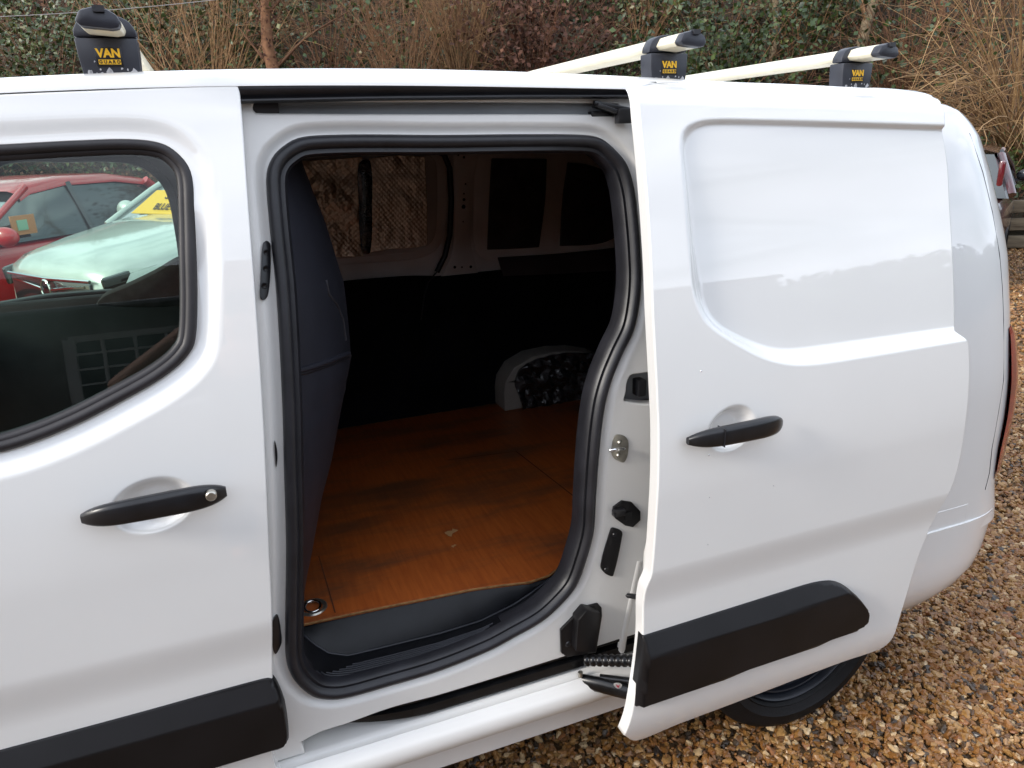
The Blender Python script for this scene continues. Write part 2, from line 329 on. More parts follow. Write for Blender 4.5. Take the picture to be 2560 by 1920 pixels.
def panel(name, outline, f, material, parent=None, holes=(), h=0.02, thick=0.03, r=0.003, fine=None, hf=0.007, sgn=1, hole_thick=None, extra=()):
    """a pressed sheet: the outline in (x, z) trimmed from the surface y = f(x, z), rounded edge, folded back by thick (sgn: +1 faces -y)"""
    loops = [np.array(outline)] + [np.array(q) for q in holes]
    if area(loops[0]) < 0: loops[0] = loops[0][::-1]
    for i in range(1, len(loops)):
        if area(loops[i]) > 0: loops[i] = loops[i][::-1]
    offs, nrm = [], []
    for lp in loops:
        t = np.roll(lp, -1, 0) - np.roll(lp, 1, 0); t /= (np.linalg.norm(t, axis=1)[:, None] + 1e-9)
        n = np.stack([t[:, 1], -t[:, 0]], 1); nrm.append(n); offs.append(lp - n * r)
    lo, hi = loops[0].min(0), loops[0].max(0)
    gx, gz = np.meshgrid(np.arange(lo[0], hi[0], h), np.arange(lo[1], hi[1], h)); gx = gx.ravel(); gz = gz.ravel()
    if fine is not None:
        fx, fz = np.meshgrid(np.arange(lo[0], hi[0], hf), np.arange(lo[1], hi[1], hf)); fx = fx.ravel(); fz = fz.ravel()
        k = fine(fx, fz); k2 = ~fine(gx, gz); gx = np.concatenate([fx[k], gx[k2]]); gz = np.concatenate([fz[k], gz[k2]])
    ok = inside(loops[0], gx, gz)
    gx, gz = gx[ok], gz[ok]
    dmin = np.full(gx.shape, 1e9)
    for i, lp in enumerate(loops):
        if i: 
            k = ~inside(lp, gx, gz); gx, gz, dmin = gx[k], gz[k], dmin[k]
        dmin = np.minimum(dmin, pdist(lp, gx, gz))
    k = dmin > r + 0.35 * min(h, 0.01); gx, gz = gx[k], gz[k]
    for ex in extra:
        ex = np.array(ex); k = pdist(ex, gx, gz) > 0.0028; gx, gz = gx[k], gz[k]
    for ex in extra:
        ex = np.array(ex); ok = inside(loops[0], ex[:, 0], ex[:, 1]); dm = pdist(loops[0], ex[:, 0], ex[:, 1])
        for lp in loops[1:]: ok &= ~inside(lp, ex[:, 0], ex[:, 1]); dm = np.minimum(dm, pdist(lp, ex[:, 0], ex[:, 1]))
        ex = ex[ok & (dm > r + 0.002)]; gx = np.concatenate([gx, ex[:, 0]]); gz = np.concatenate([gz, ex[:, 1]])
    co = [Vector((float(a), float(b))) for o in offs for a, b in o] + [Vector((float(a), float(b))) for a, b in zip(gx, gz)]
    edges = []; s = 0
    for o in offs:
        n = len(o); edges += [(s + i, s + (i + 1) % n) for i in range(n)]; s += n
    ov, oe, of, vmap, _, _ = delaunay_2d_cdt(co, edges, [], 0, 1e-7)
    V = np.array([[v[0], v[1]] for v in ov])
    F = np.array([t for t in of if len(t) == 3])
    cen = V[F].mean(1); keep = inside(offs[0], cen[:, 0], cen[:, 1])
    for o in offs[1:]: keep &= ~inside(o, cen[:, 0], cen[:, 1])
    F = F[keep]
    idx = {}
    for oi, src in enumerate(vmap):
        for q in src: idx[q] = oi
    ff = lambda x, z: np.asarray(f(x, z), float) + 0 * x
    def surf_n(x, z):
        e = 0.0015; gx_ = (ff(x + e, z) - ff(x - e, z)) / (2 * e); gz_ = (ff(x, z + e) - ff(x, z - e)) / (2 * e)
        n = np.stack([gx_, -np.ones_like(gx_), gz_], 1) * sgn; return n / np.linalg.norm(n, axis=1)[:, None]
    y = ff(V[:, 0], V[:, 1]); N = surf_n(V[:, 0], V[:, 1])
    verts = [np.stack([V[:, 0], y, V[:, 1]], 1)]; norms = [N]; faces = []
    for t in F:
        a, b, c = map(int, t)
        ar = (V[b, 0]-V[a, 0])*(V[c, 1]-V[a, 1]) - (V[c, 0]-V[a, 0])*(V[b, 1]-V[a, 1])
        if ar * sgn < 0: b, c = c, b
        faces.append((a, b, c))
    base = len(V); s = 0
    for li, (lp, n, o) in enumerate(zip(loops, nrm, offs)):
        cnt = len(lp); y0 = ff(lp[:, 0], lp[:, 1]); n3 = np.stack([n[:, 0], 0 * n[:, 0], n[:, 1]], 1)
        sn = surf_n(o[:, 0], o[:, 1]); th = thick if li == 0 or hole_thick is None else hole_thick
        rings = []
        for (a, dy, w) in ((0.3, 0.3 * r, 0.5), (0.0, r, 1.0), (0.0, max(th, r * 1.5), 1.0)):
            q = lp - n * r * a; rings.append(base)
            verts.append(np.stack([q[:, 0], y0 + dy * sgn, q[:, 1]], 1))
            nn = sn * (1 - w) + n3 * w; norms.append(nn / np.linalg.norm(nn, axis=1)[:, None]); base += cnt
        i0 = [idx[s + i] for i in range(cnt)]; s += cnt
        prev = i0
        for rg in rings:
            cur = [rg + i for i in range(cnt)]
            for i in range(cnt):
                j = (i + 1) % cnt
                q = (prev[i], cur[i], cur[j], prev[j]) if sgn > 0 else (prev[j], cur[j], cur[i], prev[i])
                faces.append(q)
            prev = cur
    return mesh_obj(name, np.concatenate(verts), faces, material, parent, normals=np.concatenate(norms))

def offset_loop(lp, d):
    lp = np.array(lp); t = np.roll(lp, -1, 0) - np.roll(lp, 1, 0); t /= (np.linalg.norm(t, axis=1)[:, None] + 1e-9)
    return lp + np.stack([t[:, 1], -t[:, 0]], 1) * d * (1 if area(lp) > 0 else -1)
def ellipse(cx, cz, rx, rz, k, n=90, sh=0.15):
    a = np.linspace(0, 2 * np.pi, n)[:-1]; return np.stack([cx + rx * k * np.cos(a) + sh * rz * k * np.sin(a), cz + rz * k * np.sin(a)], 1)
def sweep_loop(name, loop, f, prof, material, parent=None, closed=True, dy=0.0):
    """a moulding: prof = [(outward from the loop, y offset)] swept along the loop lying on y = f"""
    lp = np.array(loop)
    if closed and area(lp) < 0: lp = lp[::-1]
    if closed: t = np.roll(lp, -1, 0) - np.roll(lp, 1, 0)
    else:
        t = np.gradient(lp, axis=0)
    t /= (np.linalg.norm(t, axis=1)[:, None] + 1e-9); n = np.stack([t[:, 1], -t[:, 0]], 1)
    y0 = np.asarray(f(lp[:, 0], lp[:, 1])) + 0 * lp[:, 0] + dy
    cnt = len(lp); q = len(prof); vs = []
    for i in range(cnt):
        for (o, d) in prof: vs.append((lp[i, 0] + n[i, 0] * o, y0[i] + d, lp[i, 1] + n[i, 1] * o))
    fs = []
    for i in range(cnt if closed else cnt - 1):
        j = (i + 1) % cnt
        for k in range(q - 1): fs.append((i * q + k, i * q + k + 1, j * q + k + 1, j * q + k))
    if not closed:
        fs.append(tuple(range(q - 1, -1, -1))); fs.append(tuple((cnt - 1) * q + k for k in range(q)))
    return mesh_obj(name, vs, fs, material, parent, auto=60)
def extrude_x(name, prof, x0, x1, material, parent=None, n=2, bend=None, auto=35):
    """a section (y, z) run along x"""
    xs = np.linspace(x0, x1, n); vs = []; fs = []; q = len(prof)
    for x in xs:
        for (y, z) in prof:
            dy, dz = bend(x) if bend else (0, 0); vs.append((x, y + dy, z + dz))
    for i in range(n - 1):
        for k in range(q - 1): fs.append((i * q + k, i * q + k + 1, (i + 1) * q + k + 1, (i + 1) * q + k))
    return mesh_obj(name, vs, fs, material, parent, auto=auto)
def plate(name, outline, f, t, material, parent=None, bevel=0.0015, lift=0.0):
    """a solid flat piece standing proud of y = f by t"""
    lp = np.array(outline)
    if area(lp) < 0: lp = lp[::-1]
    y = np.asarray(f(lp[:, 0], lp[:, 1])) + 0 * lp[:, 0] if callable(f) else np.full(len(lp), f)
    bm = bmesh.new()
    a = [bm.verts.new((p[0], yy - t - lift, p[1])) for p, yy in zip(lp, y)]
    b = [bm.verts.new((p[0], yy - lift, p[1])) for p, yy in zip(lp, y)]
    bm.faces.new(a); bm.faces.new(b[::-1])
    for i in range(len(a)):
        j = (i + 1) % len(a); bm.faces.new((a[j], a[i], b[i], b[j]))
    return bm_obj(name, bm, material, parent, bevel=bevel)

# ------------------------------------------------------------------ ground
def grid_mesh(name, x0, x1, y0, y1, nx, ny, zf, material):
    xs = np.linspace(x0, x1, nx); ys = np.linspace(y0, y1, ny); X, Y = np.meshgrid(xs, ys); Z = zf(X, Y)
    v = np.stack([X.ravel(), Y.ravel(), Z.ravel()], 1)
    f = [(j*nx+i, j*nx+i+1, (j+1)*nx+i+1, (j+1)*nx+i) for j in range(ny-1) for i in range(nx-1)]
    return mesh_obj(name, v, f, material)
g = grid_mesh('ground', -140, 160, -150, 150, 60, 60, lambda X, Y: 0*X - 0.02, M['soil']); tag(g, kind='structure')

def instances(name, pts, scl, rot, material, kind='stuff', jitter=0.35, subdiv=2, label=None, seed=0):
    """many small stones: a cloud of points, each carrying a lumpy stone"""
    me = bpy.data.meshes.new(name); me.vertices.add(len(pts)); me.vertices.foreach_set('co', np.asarray(pts, np.float32).ravel())
    a = me.attributes.new('scl', 'FLOAT_VECTOR', 'POINT'); a.data.foreach_set('vector', np.asarray(scl, np.float32).ravel())
    a = me.attributes.new('rot', 'FLOAT_VECTOR', 'POINT'); a.data.foreach_set('vector', np.asarray(rot, np.float32).ravel())
    o = link(name, me, material)
    ng = bpy.data.node_groups.new(name, 'GeometryNodeTree')
    ng.interface.new_socket('Geometry', in_out='INPUT', socket_type='NodeSocketGeometry')
    ng.interface.new_socket('Geometry', in_out='OUTPUT', socket_type='NodeSocketGeometry')
    N = ng.nodes.new; l = ng.links.new
    gi = N('NodeGroupInput'); go = N('NodeGroupOutput')
    ico = N('GeometryNodeMeshIcoSphere'); ico.inputs['Radius'].default_value = 0.5; ico.inputs['Subdivisions'].default_value = subdiv
    pos = N('GeometryNodeInputPosition'); nt = N('ShaderNodeTexNoise'); nt.inputs['Scale'].default_value = 1.9 + seed; nt.inputs['Detail'].default_value = 1.5
    l(pos.outputs[0], nt.inputs['Vector'])
    sub = N('ShaderNodeVectorMath'); sub.operation = 'SUBTRACT'; sub.inputs[1].default_value = (0.5, 0.5, 0.5)
    mu = N('ShaderNodeVectorMath'); mu.operation = 'SCALE'; mu.inputs['Scale'].default_value = jitter * 2.6
    l(nt.outputs['Color'], sub.inputs[0]); l(sub.outputs[0], mu.inputs[0])
    sp = N('GeometryNodeSetPosition'); l(ico.outputs[0], sp.inputs['Geometry']); l(mu.outputs[0], sp.inputs['Offset'])
    sms = N('GeometryNodeSetShadeSmooth'); l(sp.outputs[0], sms.inputs['Geometry']); sms.inputs['Shade Smooth'].default_value = False
    smt = N('GeometryNodeSetMaterial'); smt.inputs['Material'].default_value = material; l(sms.outputs[0], smt.inputs['Geometry'])
    iop = N('GeometryNodeInstanceOnPoints'); l(gi.outputs[0], iop.inputs['Points']); l(smt.outputs[0], iop.inputs['Instance'])
    for nm, sock in (('scl', 'Scale'), ('rot', 'Rotation')):
        at = N('GeometryNodeInputNamedAttribute'); at.data_type = 'FLOAT_VECTOR'; at.inputs['Name'].default_value = nm
        l(at.outputs['Attribute'], iop.inputs[sock])
    l(iop.outputs[0], go.inputs[0])
    md = o.modifiers.new('stones', 'NODES'); md.node_group = ng
    return tag(o, label, kind=kind)

def stones(n, xr, yr, smin, smax, keep=None, layer=0.0):
    x = rng.uniform(*xr, n); y = rng.uniform(*yr, n)
    if keep is not None: k = keep(x, y); x, y = x[k], y[k]
    n = len(x); s = rng.uniform(0, 1, n) ** 1.5 * (smax - smin) + smin
    z = rng.uniform(-0.35, 0.15, n) * s + layer - 0.008
    scl = np.stack([s * rng.uniform(0.75, 1.35, n), s * rng.uniform(0.7, 1.1, n), s * rng.uniform(0.4, 0.75, n)], 1)
    rot = np.stack([rng.normal(0, 0.45, n), rng.normal(0, 0.45, n), rng.uniform(0, 6.28, n)], 1)
    return np.stack([x, y, z], 1), scl, rot
sets = [stones(44000, (0.1, 3.6), (-0.55, 1.05), 0.010, 0.031, keep=lambda x, y: (y < 0.7) & (x > 0.1 + (y + 0.5) * 0.3)),
        stones(40000, (1.9, 5.6), (-0.2, 2.8), 0.013, 0.034, keep=lambda x, y: (y < (x - 0.8) * 0.75) & (y > (x - 2.6) * 0.28 - 0.3)),
        stones(40000, (4.6, 12.0), (0.6, 6.3), 0.018, 0.040, keep=lambda x, y: (y < (x) * 0.72) & (y > (x - 3.5) * 0.3))]
for i, (p, s, r) in enumerate(sets):
    instances('gravel', p, s, r, M['pebble'], seed=i * 0.37)

# ------------------------------------------------------------------ the van
van = thing('van', 'white panel van with its side door slid open and an orange plywood floor inside', 'van')
def T(x, z):                                        # the body side leans inwards above the waist
    z = np.asarray(z, float); t = 0.125 * (np.clip(z - 1.0, 0, 2) / 0.79) ** 1.5
    return t + 0.045 * np.clip((0.47 - z) / 0.15, 0, 1.5) ** 2
ZC = 0.826
def crease(z): return 0.012 * sm((ZC + 0.010 - z) / 0.10) ** 0.8

# --- front door
front_door = None
fd_win = spline(XZ([(-150, 371), (0, 364), (190, 354), (332, 351), (411, 364), (459, 402), (478, 443), (483, 525), (485, 621), (487, 780), (480, 863),
                    (461, 895), (434, 922), (380, 960), (271, 1020), (190, 1061), (95, 1101), (0, 1131)], T) + [(-0.72, 1.225), (-0.93, 1.235, ), (-0.985, 1.26), (-0.95, 1.33), (-0.78, 1.55), (-0.66, 1.64)], 0.008)
fd_out = spline(XZ([(585, 212), (595, 215), (600, 232), (609, 332), (623, 527), (642, 780), (652, 925), (662, 1100), (673, 1368), (680, 1509), (683, 1703), (683, 1900)], T)
                + [(-0.035, 0.36), (-0.05, 0.345), (-1.02, 0.345, 'c'), (-1.06, 0.60), (-1.08, 1.22, 'c'), (-0.82, 1.60), (-0.70, 1.70, 'c')] + XZ([(-120, 246), (0, 236), (300, 223)], T), 0.010)
cupF = onS(383, 1264, T); cupR = onY(1835, 1074, -0.16)
def cup(x, z, cx, cz, rx, rz, depth, sh=0.0):
    q = ((x - cx - sh * (z - cz)) / rx) ** 2 + ((z - cz) / rz) ** 2
    r = np.sqrt(q); return depth * np.where(r < 0.4, 1.0, sm((1.0 - r) / 0.6))
def win_recess(x, z, loop, w, d):
    s = pdist(loop, x, z); return d * sm((w - s) / w) * 1.0
fdw_c = resample(fd_win, 0.010)
def Fd(x, z):
    y = T(x, z) + crease(z)
    d = pdist(fdw_c, x, z); t = np.clip((0.046 - d) / 0.042, 0, 1); y = y + (0.017 - 0.011 * sm((z - 1.50) / 0.12)) * (t - 0.10 * np.sin(2 * np.pi * t))
    return y + cup(x, z, cupF[0], cupF[2], 0.072, 0.052, 0.030, 0.15)
front_door = panel('front_door', fd_out, Fd, M['paint'], van, holes=[fd_win], h=0.022, thick=0.042, fine=lambda x, z: (pdist(fdw_c, x, z) < 0.055) | (((x-cupF[0])**2 + (z-cupF[2])**2) < 0.10**2) | (abs(z - ZC + 0.04) < 0.06), hf=0.007, hole_thick=0.02,
    extra=[offset_loop(resample(fd_win, 0.006), d) for d in (0.003, 0.0085, 0.016, 0.026, 0.036, 0.043, 0.048)] + [ellipse(cupF[0], cupF[2], 0.072, 0.052, k) for k in (0.4, 0.55, 0.65, 0.75, 0.85, 0.93, 1.0, 1.06)])
RUB = [(0.004, 0.004), (0.002, -0.005), (-0.004, -0.008), (-0.012, -0.007), (-0.015, -0.001), (-0.020, -0.001), (-0.024, 0.004), (-0.025, 0.016)]
sweep_loop('window_seal', fd_win, lambda x, z: T(x, z) + 0.012, RUB, M['rubber_soft'], front_door)
cen = fd_win.mean(0)
glass_loop = fd_win + (cen - fd_win) * 0.0
g_in = []
tt = np.roll(fd_win, -1, 0) - np.roll(fd_win, 1, 0); tt /= np.linalg.norm(tt, axis=1)[:, None]
sg = 1 if area(fd_win) > 0 else -1
glass_loop = fd_win - np.stack([tt[:, 1], -tt[:, 0]], 1) * sg * 0.018
gl = panel('window_glass', glass_loop, lambda x, z: T(x, z) + 0.020, M['glass'], front_door, h=0.04, thick=0.001, r=0.0005)
def clad(name, outl, y0, parent, top, zt_r=None):
    c = np.array(outl)[::2]
    def f(x, z):
        d = np.where(inside(np.array(outl), x, z), pdist(c, x, z), 0)
        up = top(x) - z
        return y0 - 0.003 - 0.024 * np.minimum(np.clip(up / 0.045, 0, 1), np.clip(d / 0.007, 0, 1)) * 1.0 + 0.008 * np.clip((0.60 - z) / 0.1, 0, 1) * 0.3
    return panel(name, outl, f, M['plastic'], parent, h=0.015, thick=0.02, r=0.002, fine=lambda x, z: pdist(c, x, z) < 0.05, hf=0.006)
cl_out = spline([(-1.0, 0.699, 'c'), (-0.30, 0.6985), (-0.052, 0.700), (-0.035, 0.694), (-0.023, 0.655), (-0.018, 0.61), (-0.022, 0.54), (-0.030, 0.533), (-0.06, 0.5325), (-1.0, 0.533, 'c')], 0.008)
clad('lower_cladding', cl_out, 0.012, front_door, lambda x: 0.699 + 0 * x)

def handle(name, a, b, parent, seam=None, lock=None, bow=0.026, s=1.0):
    """a pull handle: an arched tapering grip between its two ends"""
    a = np.array(a); b = np.array(b); n = 28; vs = []; fs = []; q = 14
    for i in range(n + 1):
        t = i / n; p = a + (b - a) * t
        arch = bow * (1 - abs(2 * t - 1) ** 3.2); up = 0.0
        w = 0.0185 * s * (1 - abs(2 * t - 1) ** 5 * 0.62) * (0.92 + 0.16 * t); d = 0.011 * (1 - abs(2 * t - 1) ** 6 * 0.5)
        sag = 0.009 * (1 - abs(2 * t - 1) ** 3.2)
        for k in range(q):
            an = 2 * math.pi * k / q; cs, sn = math.cos(an), math.sin(an)
            cs = math.copysign(abs(cs) ** 0.6, cs); sn = math.copysign(abs(sn) ** 0.7, sn)
            vs.append((p[0], p[1] - arch + d * cs, p[2] + sag + w * sn))
    for i in range(n):
        for k in range(q):
            k2 = (k + 1) % q; fs.append((i*q+k, i*q+k2, (i+1)*q+k2, (i+1)*q+k))
    fs.append(tuple(range(q))); fs.append(tuple(n*q + k for k in range(q - 1, -1, -1)))
    h = mesh_obj(name, vs, fs, M['plastic_s'], parent, auto=50)
    for m_ in (h,):
        bm = bmesh.new(); bm.from_mesh(m_.data); bmesh.ops.recalc_face_normals(bm, faces=bm.faces); bm.to_mesh(m_.data); bm.free()
    return h
hL = onY(203, 1297, -0.010); hR = onY(566, 1228, -0.010)
handle('door_handle', hL, hR, front_door, s=1.16)
lp = onY(528, 1240, -0.047)
lathe('key_lock', [(0.0, -0.003), (0.007, -0.003), (0.0092, -0.001), (0.0092, 0.008)], M['steel'], front_door, n=24, loc=lp)

# --- the frame round the side opening
seal_px = [(672, 464), (675, 423), (692, 389), (722, 363), (748, 350), (789, 344), (900, 341), (1100, 342), (1321, 340), (1464, 342), (1505, 351), (1540, 380), (1565, 413),
           (1582, 470), (1591, 540), (1598, 629), (1600, 694), (1595, 758), (1582, 822), (1552, 887), (1526, 951), (1509, 1016), (1496, 1122), (1487, 1244), (1482, 1325), (1464, 1395),
           (1438, 1463), (1394, 1515), (1351, 1552), (1281, 1592), (1221, 1624), (1091, 1676), (960, 1715), (874, 1739), (830, 1745), (787, 1739), (752, 1715), (730, 1684), (720, 1645), (719, 1558), (721, 1366), (716, 1180), (712, 1016), (697, 736), (680, 565)]
FR = 0.050
def F0(x, z): return T(x, z) + FR
seal_lp = spline(XZ(seal_px, F0), 0.010)
seal_c = resample(seal_lp, 0.014)
def Fr(x, z):
    d = pdist(seal_c, x, z); return F0(x, z) + 0.013 * sm((0.030 - d) / 0.024)
slot_px = [(632, 268), (634, 259), (642, 255), (1000, 255), (1350, 256), (1545, 259, 'c'), (1560, 290, 'c'), (1480, 286), (1350, 285), (1000, 285), (660, 283), (640, 282), (633, 275)]
def Ft(x, z): return T(x, z) + FR - 0.030 * sm((z - 1.70) / 0.05) * 0
slot = spline(XZ(slot_px, F0), 0.012)
latch_px = [(1582, 937), (1660, 937), (1660, 1003), (1563, 1003), (1566, 980), (1568, 960), (1574, 944)]
latch_lp = spline(XZ(latch_px, F0), 0.006)
top_z = onS(1100, 246, F0)[2]
fr_out_px = [(560, 248, 'c'), (1600, 248, 'c')]
pocket_px = [(754, 1856, 'c'), (800, 1832), (865, 1811), (978, 1771), (1108, 1736), (1451, 1630), (1640, 1570, 'c')]
pk = XZ(pocket_px, F0)
XQ = 0.90
fr_out = [(0.03, top_z + 0.03, 'c'), (XQ, top_z + 0.012, 'c'), (XQ, pk[-1][1], 'c')] + [p for p in pk[::-1][1:-1]] + [pk[0]] 
pl = onS(765, 1893, F0); pl2 = onS(791, 1880, F0)
fr_out += [(pl[0], 0.452, 'c'), (-0.10, 0.452, 'c'), (-0.10, 1.08, 'c'), (-0.032, 1.26, 'c'), (0.004, 1.60)]
fr_out = spline(fr_out, 0.012)
frame = panel('door_frame', fr_out, Fr, M['frame_paint'], van, holes=[seal_lp, slot, latch_lp], h=0.02, thick=0.03, r=0.004,
              fine=lambda x, z: pdist(seal_c, x, z) < 0.05, hf=0.008, hole_thick=0.03,
              extra=[offset_loop(resample(seal_lp, 0.007), d) for d in (0.006, 0.012, 0.018, 0.024, 0.030, 0.036)])
SEAL = [(0.002, 0.018), (0.004, 0.002), (0.000, -0.010), (-0.008, -0.014), (-0.016, -0.011), (-0.0195, -0.003), (-0.021, -0.001), (-0.028, -0.003), (-0.033, 0.004), (-0.034, 0.022)]
sweep_loop('door_seal', seal_lp, F0, SEAL, M['rubber'], van, dy=0.004)
# groove line of the seal: an inner lip
inn = seal_lp.copy(); t_ = np.roll(inn, -1, 0) - np.roll(inn, 1, 0); t_ /= np.linalg.norm(t_, axis=1)[:, None]; sgn_ = 1 if area(inn) > 0 else -1
inner_lp = inn - np.stack([t_[:, 1], -t_[:, 0]], 1) * sgn_ * 0.036
rs_ = resample(seal_lp, 0.01); rs_ = rs_ if area(rs_) > 0 else rs_[::-1]; k0 = int(np.argmin((rs_[:, 0] - 0.50) ** 2 + (rs_[:, 1] - 0.56) ** 2)); rs_ = np.roll(rs_, -k0, 0)
cut_ = int(np.argmax((rs_[:, 0] < 0.06) & (rs_[:, 1] < 0.62))); sweep_loop('opening_return', rs_[:cut_], F0, [(-0.026, 0.015), (-0.031, 0.03), (-0.031, 0.052)], M['rubber'], van, closed=False)
# slot interior
s0 = onS(625, 290, F0); s1 = onS(1580, 245, F0)
ya = float(F0(0, top_z)) 
bm = bmesh.new(); zt = onS(1100, 249, F0)[2]; zb = onS(1100, 285, F0)[2]
extrude_x('slot_channel', [(ya + 0.006, zt + 0.006), (ya + 0.020, zt + 0.004), (ya + 0.024, zt - 0.006), (ya + 0.012, zb + 0.000), (ya + 0.006, zb - 0.006)], s0[0] - 0.01, s1[0] + 0.02, M['grey_paint'], van)
bm.free()
box('slot_stop', (s0[0] + 0.015, ya + 0.020, (zt + zb) / 2), (0.075, 0.022, zt - zb + 0.01), M['plastic_s'], van)
# door roller arm in the slot
ra = onY(1490, 282, ya - 0.0); rb = onY(1570, 255, ya - 0.05)
bm = bmesh.new(); add_box(bm, onY(1528, 266, ya - 0.02), (0.085, 0.012, 0.010), Matrix.Rotation(0.18, 3, 'Y')); add_box(bm, onY(1525, 276, ya - 0.02), (0.075, 0.03, 0.008), Matrix.Rotation(0.3, 3, 'Y'))
add_box(bm, onY(1500, 285, ya + 0.0), (0.05, 0.02, 0.012)); add_box(bm, onY(1560, 290, ya - 0.03), (0.035, 0.02, 0.03))
bm_obj('upper_roller_arm', bm, M['plastic_s'], van, bevel=0.002)
# black weather strip under the roof gutter
def strip_at(px, py): return onY(px, py, 0.150)
zs0 = strip_at(1100, 216)[2]; zs1 = strip_at(1100, 246)[2]
gx0, gx1 = onY(601, 230, 0.15)[0], onY(1600, 230, 0.15)[0]
wz = lambda x: (0, np.interp(x, [gx0, 0.30, 0.6, gx1], [0.000, 0.002, 0.0015, -0.001]))
extrude_x('gutter_strip', [(0.165, zs0 + 0.012), (0.135, zs0 + 0.006), (0.130, zs0 - 0.002), (0.134, zs0 - 0.010), (0.146, zs0 - 0.014), (0.147, zs0 - 0.018), (0.138, zs0 - 0.022), (0.139, zs1 + 0.002), (0.165, zs1 - 0.004)], gx0 - 0.02, gx1 + 0.03, M['rubber'], van, n=12, bend=wz, auto=60)

# --- roof
rx = np.array([onY(p, q, 0.22)[0] for p, q in [(0, 195), (206, 189), (373, 180), (700, 171), (1100, 174), (1361, 183), (1625, 198), (1800, 203), (2176, 219)]])
rz = np.array([onY(p, q, 0.22)[2] for p, q in [(0, 195), (206, 189), (373, 180), (700, 171), (1100, 174), (1361, 183), (1625, 198), (1800, 203), (2176, 219)]])
gz_ = np.array([onY(p, q, 0.128)[2] for p, q in [(0, 232), (206, 226), (373, 218), (700, 213), (1100, 216), (1361, 218), (1620, 224)]])
gx_ = np.array([onY(p, q, 0.128)[0] for p, q in [(0, 232), (206, 226), (373, 218), (700, 213), (1100, 216), (1361, 218), (1620, 224)]])
pc = np.polyfit(rx, rz, 4); pg = np.polyfit(gx_, gz_, 3)
def roof_z(x): return np.where(x > rx[-1], np.polyval(pc, rx[-1]) - (x - rx[-1]) * 0.07 - np.clip(x - 1.66, 0, 1) ** 2 * 2.6, np.where(x < rx[0], np.polyval(pc, rx[0]) + (x - rx[0]) * 0.06, np.polyval(pc, x)))
def gut_z(x): return np.where(x > gx_[-1], np.polyval(pg, gx_[-1]) - (x - gx_[-1]) * 0.05, np.where(x < gx_[0], np.polyval(pg, gx_[0]) + (x - gx_[0]) * 0.09, np.polyval(pg, x)))
xs = np.linspace(-0.72, 1.70, 74); vs = []; fs = []
half = [(0.0, 0.0), (0.002, 0.35), (0.012, 0.62), (0.032, 0.84), (0.065, 0.96), (0.095, 1.0), (0.17, 1.10), (0.32, 1.3), (0.55, 1.45), (0.797, 1.5)]
prof = [(0.128 + a, b) for a, b in half]; prof = [(0.150, -0.10)] + prof; prof = prof + [(1.85 - y, t) for y, t in prof[::-1][1:]]
for x in xs:
    gzv, rzv = float(gut_z(x)), float(roof_z(x)); hh = rzv - gzv
    for (y, t) in prof: vs.append((x, y, gzv + hh * min(t, 1.0) + max(t - 1, 0) * 0.05))
q = len(prof)
for i in range(len(xs) - 1):
    for k in range(q - 1): fs.append((i*q+k, (i+1)*q+k, (i+1)*q+k+1, i*q+k+1))
mesh_obj('roof', vs, fs, M['paint'], van, auto=70)

# --- sill
sx0, sx1 = -1.02, 0.93
SILL = [(0.135, 0.50), (0.125, 0.470), (0.120, 0.452), (0.060, 0.447), (0.052, 0.4485), (0.046, 0.444), (0.036, 0.441), (0.031, 0.4425), (0.026, 0.437), (0.012, 0.431), (0.004, 0.420), (0.001, 0.405), (0.004, 0.385), (0.018, 0.370), (0.050, 0.362), (0.09, 0.36), (0.09, 0.25)]
extrude_x('sill', SILL, sx0, sx1, M['frame_paint'], van, n=3, auto=50)
# pocket back wall
extrude_x('sill_pocket', [(0.078, 0.545), (0.118, 0.52), (0.13, 0.455)], pk[0][0] - 0.02, 0.93, M['frame_paint'], van)
# the lower rail inside the pocket
tr = [onY(*p, 0.075) for p in [(880, 1818), (943, 1800), (1039, 1774), (1134, 1743), (1300, 1692), (1452, 1646)]]
n_ = 26; vs = []; fs = []
rail_sec = [(0.028, 0.020), (0.0, 0.024), (-0.012, 0.020), (-0.014, 0.004), (0.004, 0.002), (0.004, -0.004), (-0.014, -0.006), (-0.016, -0.018), (0.0, -0.022), (0.028, -0.022)]
for i in range(n_ + 1):
    x = tr[0][0] - 0.05 + (0.93 - tr[0][0]) * i / n_; k = min(1, i / 7); bendy = 0.05 * (1 - k) ** 2
    for (y, z) in rail_sec: vs.append((x, 0.066 + y + bendy, 0.490 + z * 1.75 * (0.5 + 0.5 * k) ))
q = len(rail_sec)
for i in range(n_):
    for k in range(q - 1): fs.append((i*q+k, i*q+k+1, (i+1)*q+k+1, (i+1)*q+k))
mesh_obj('lower_rail', vs, fs, M['rail'], van, auto=30)
extrude_x('rail_lip', [(0.060, 0.522), (0.052, 0.520), (0.051, 0.512), (0.062, 0.508)], 0.33, 0.72, M['grey_paint'], van)

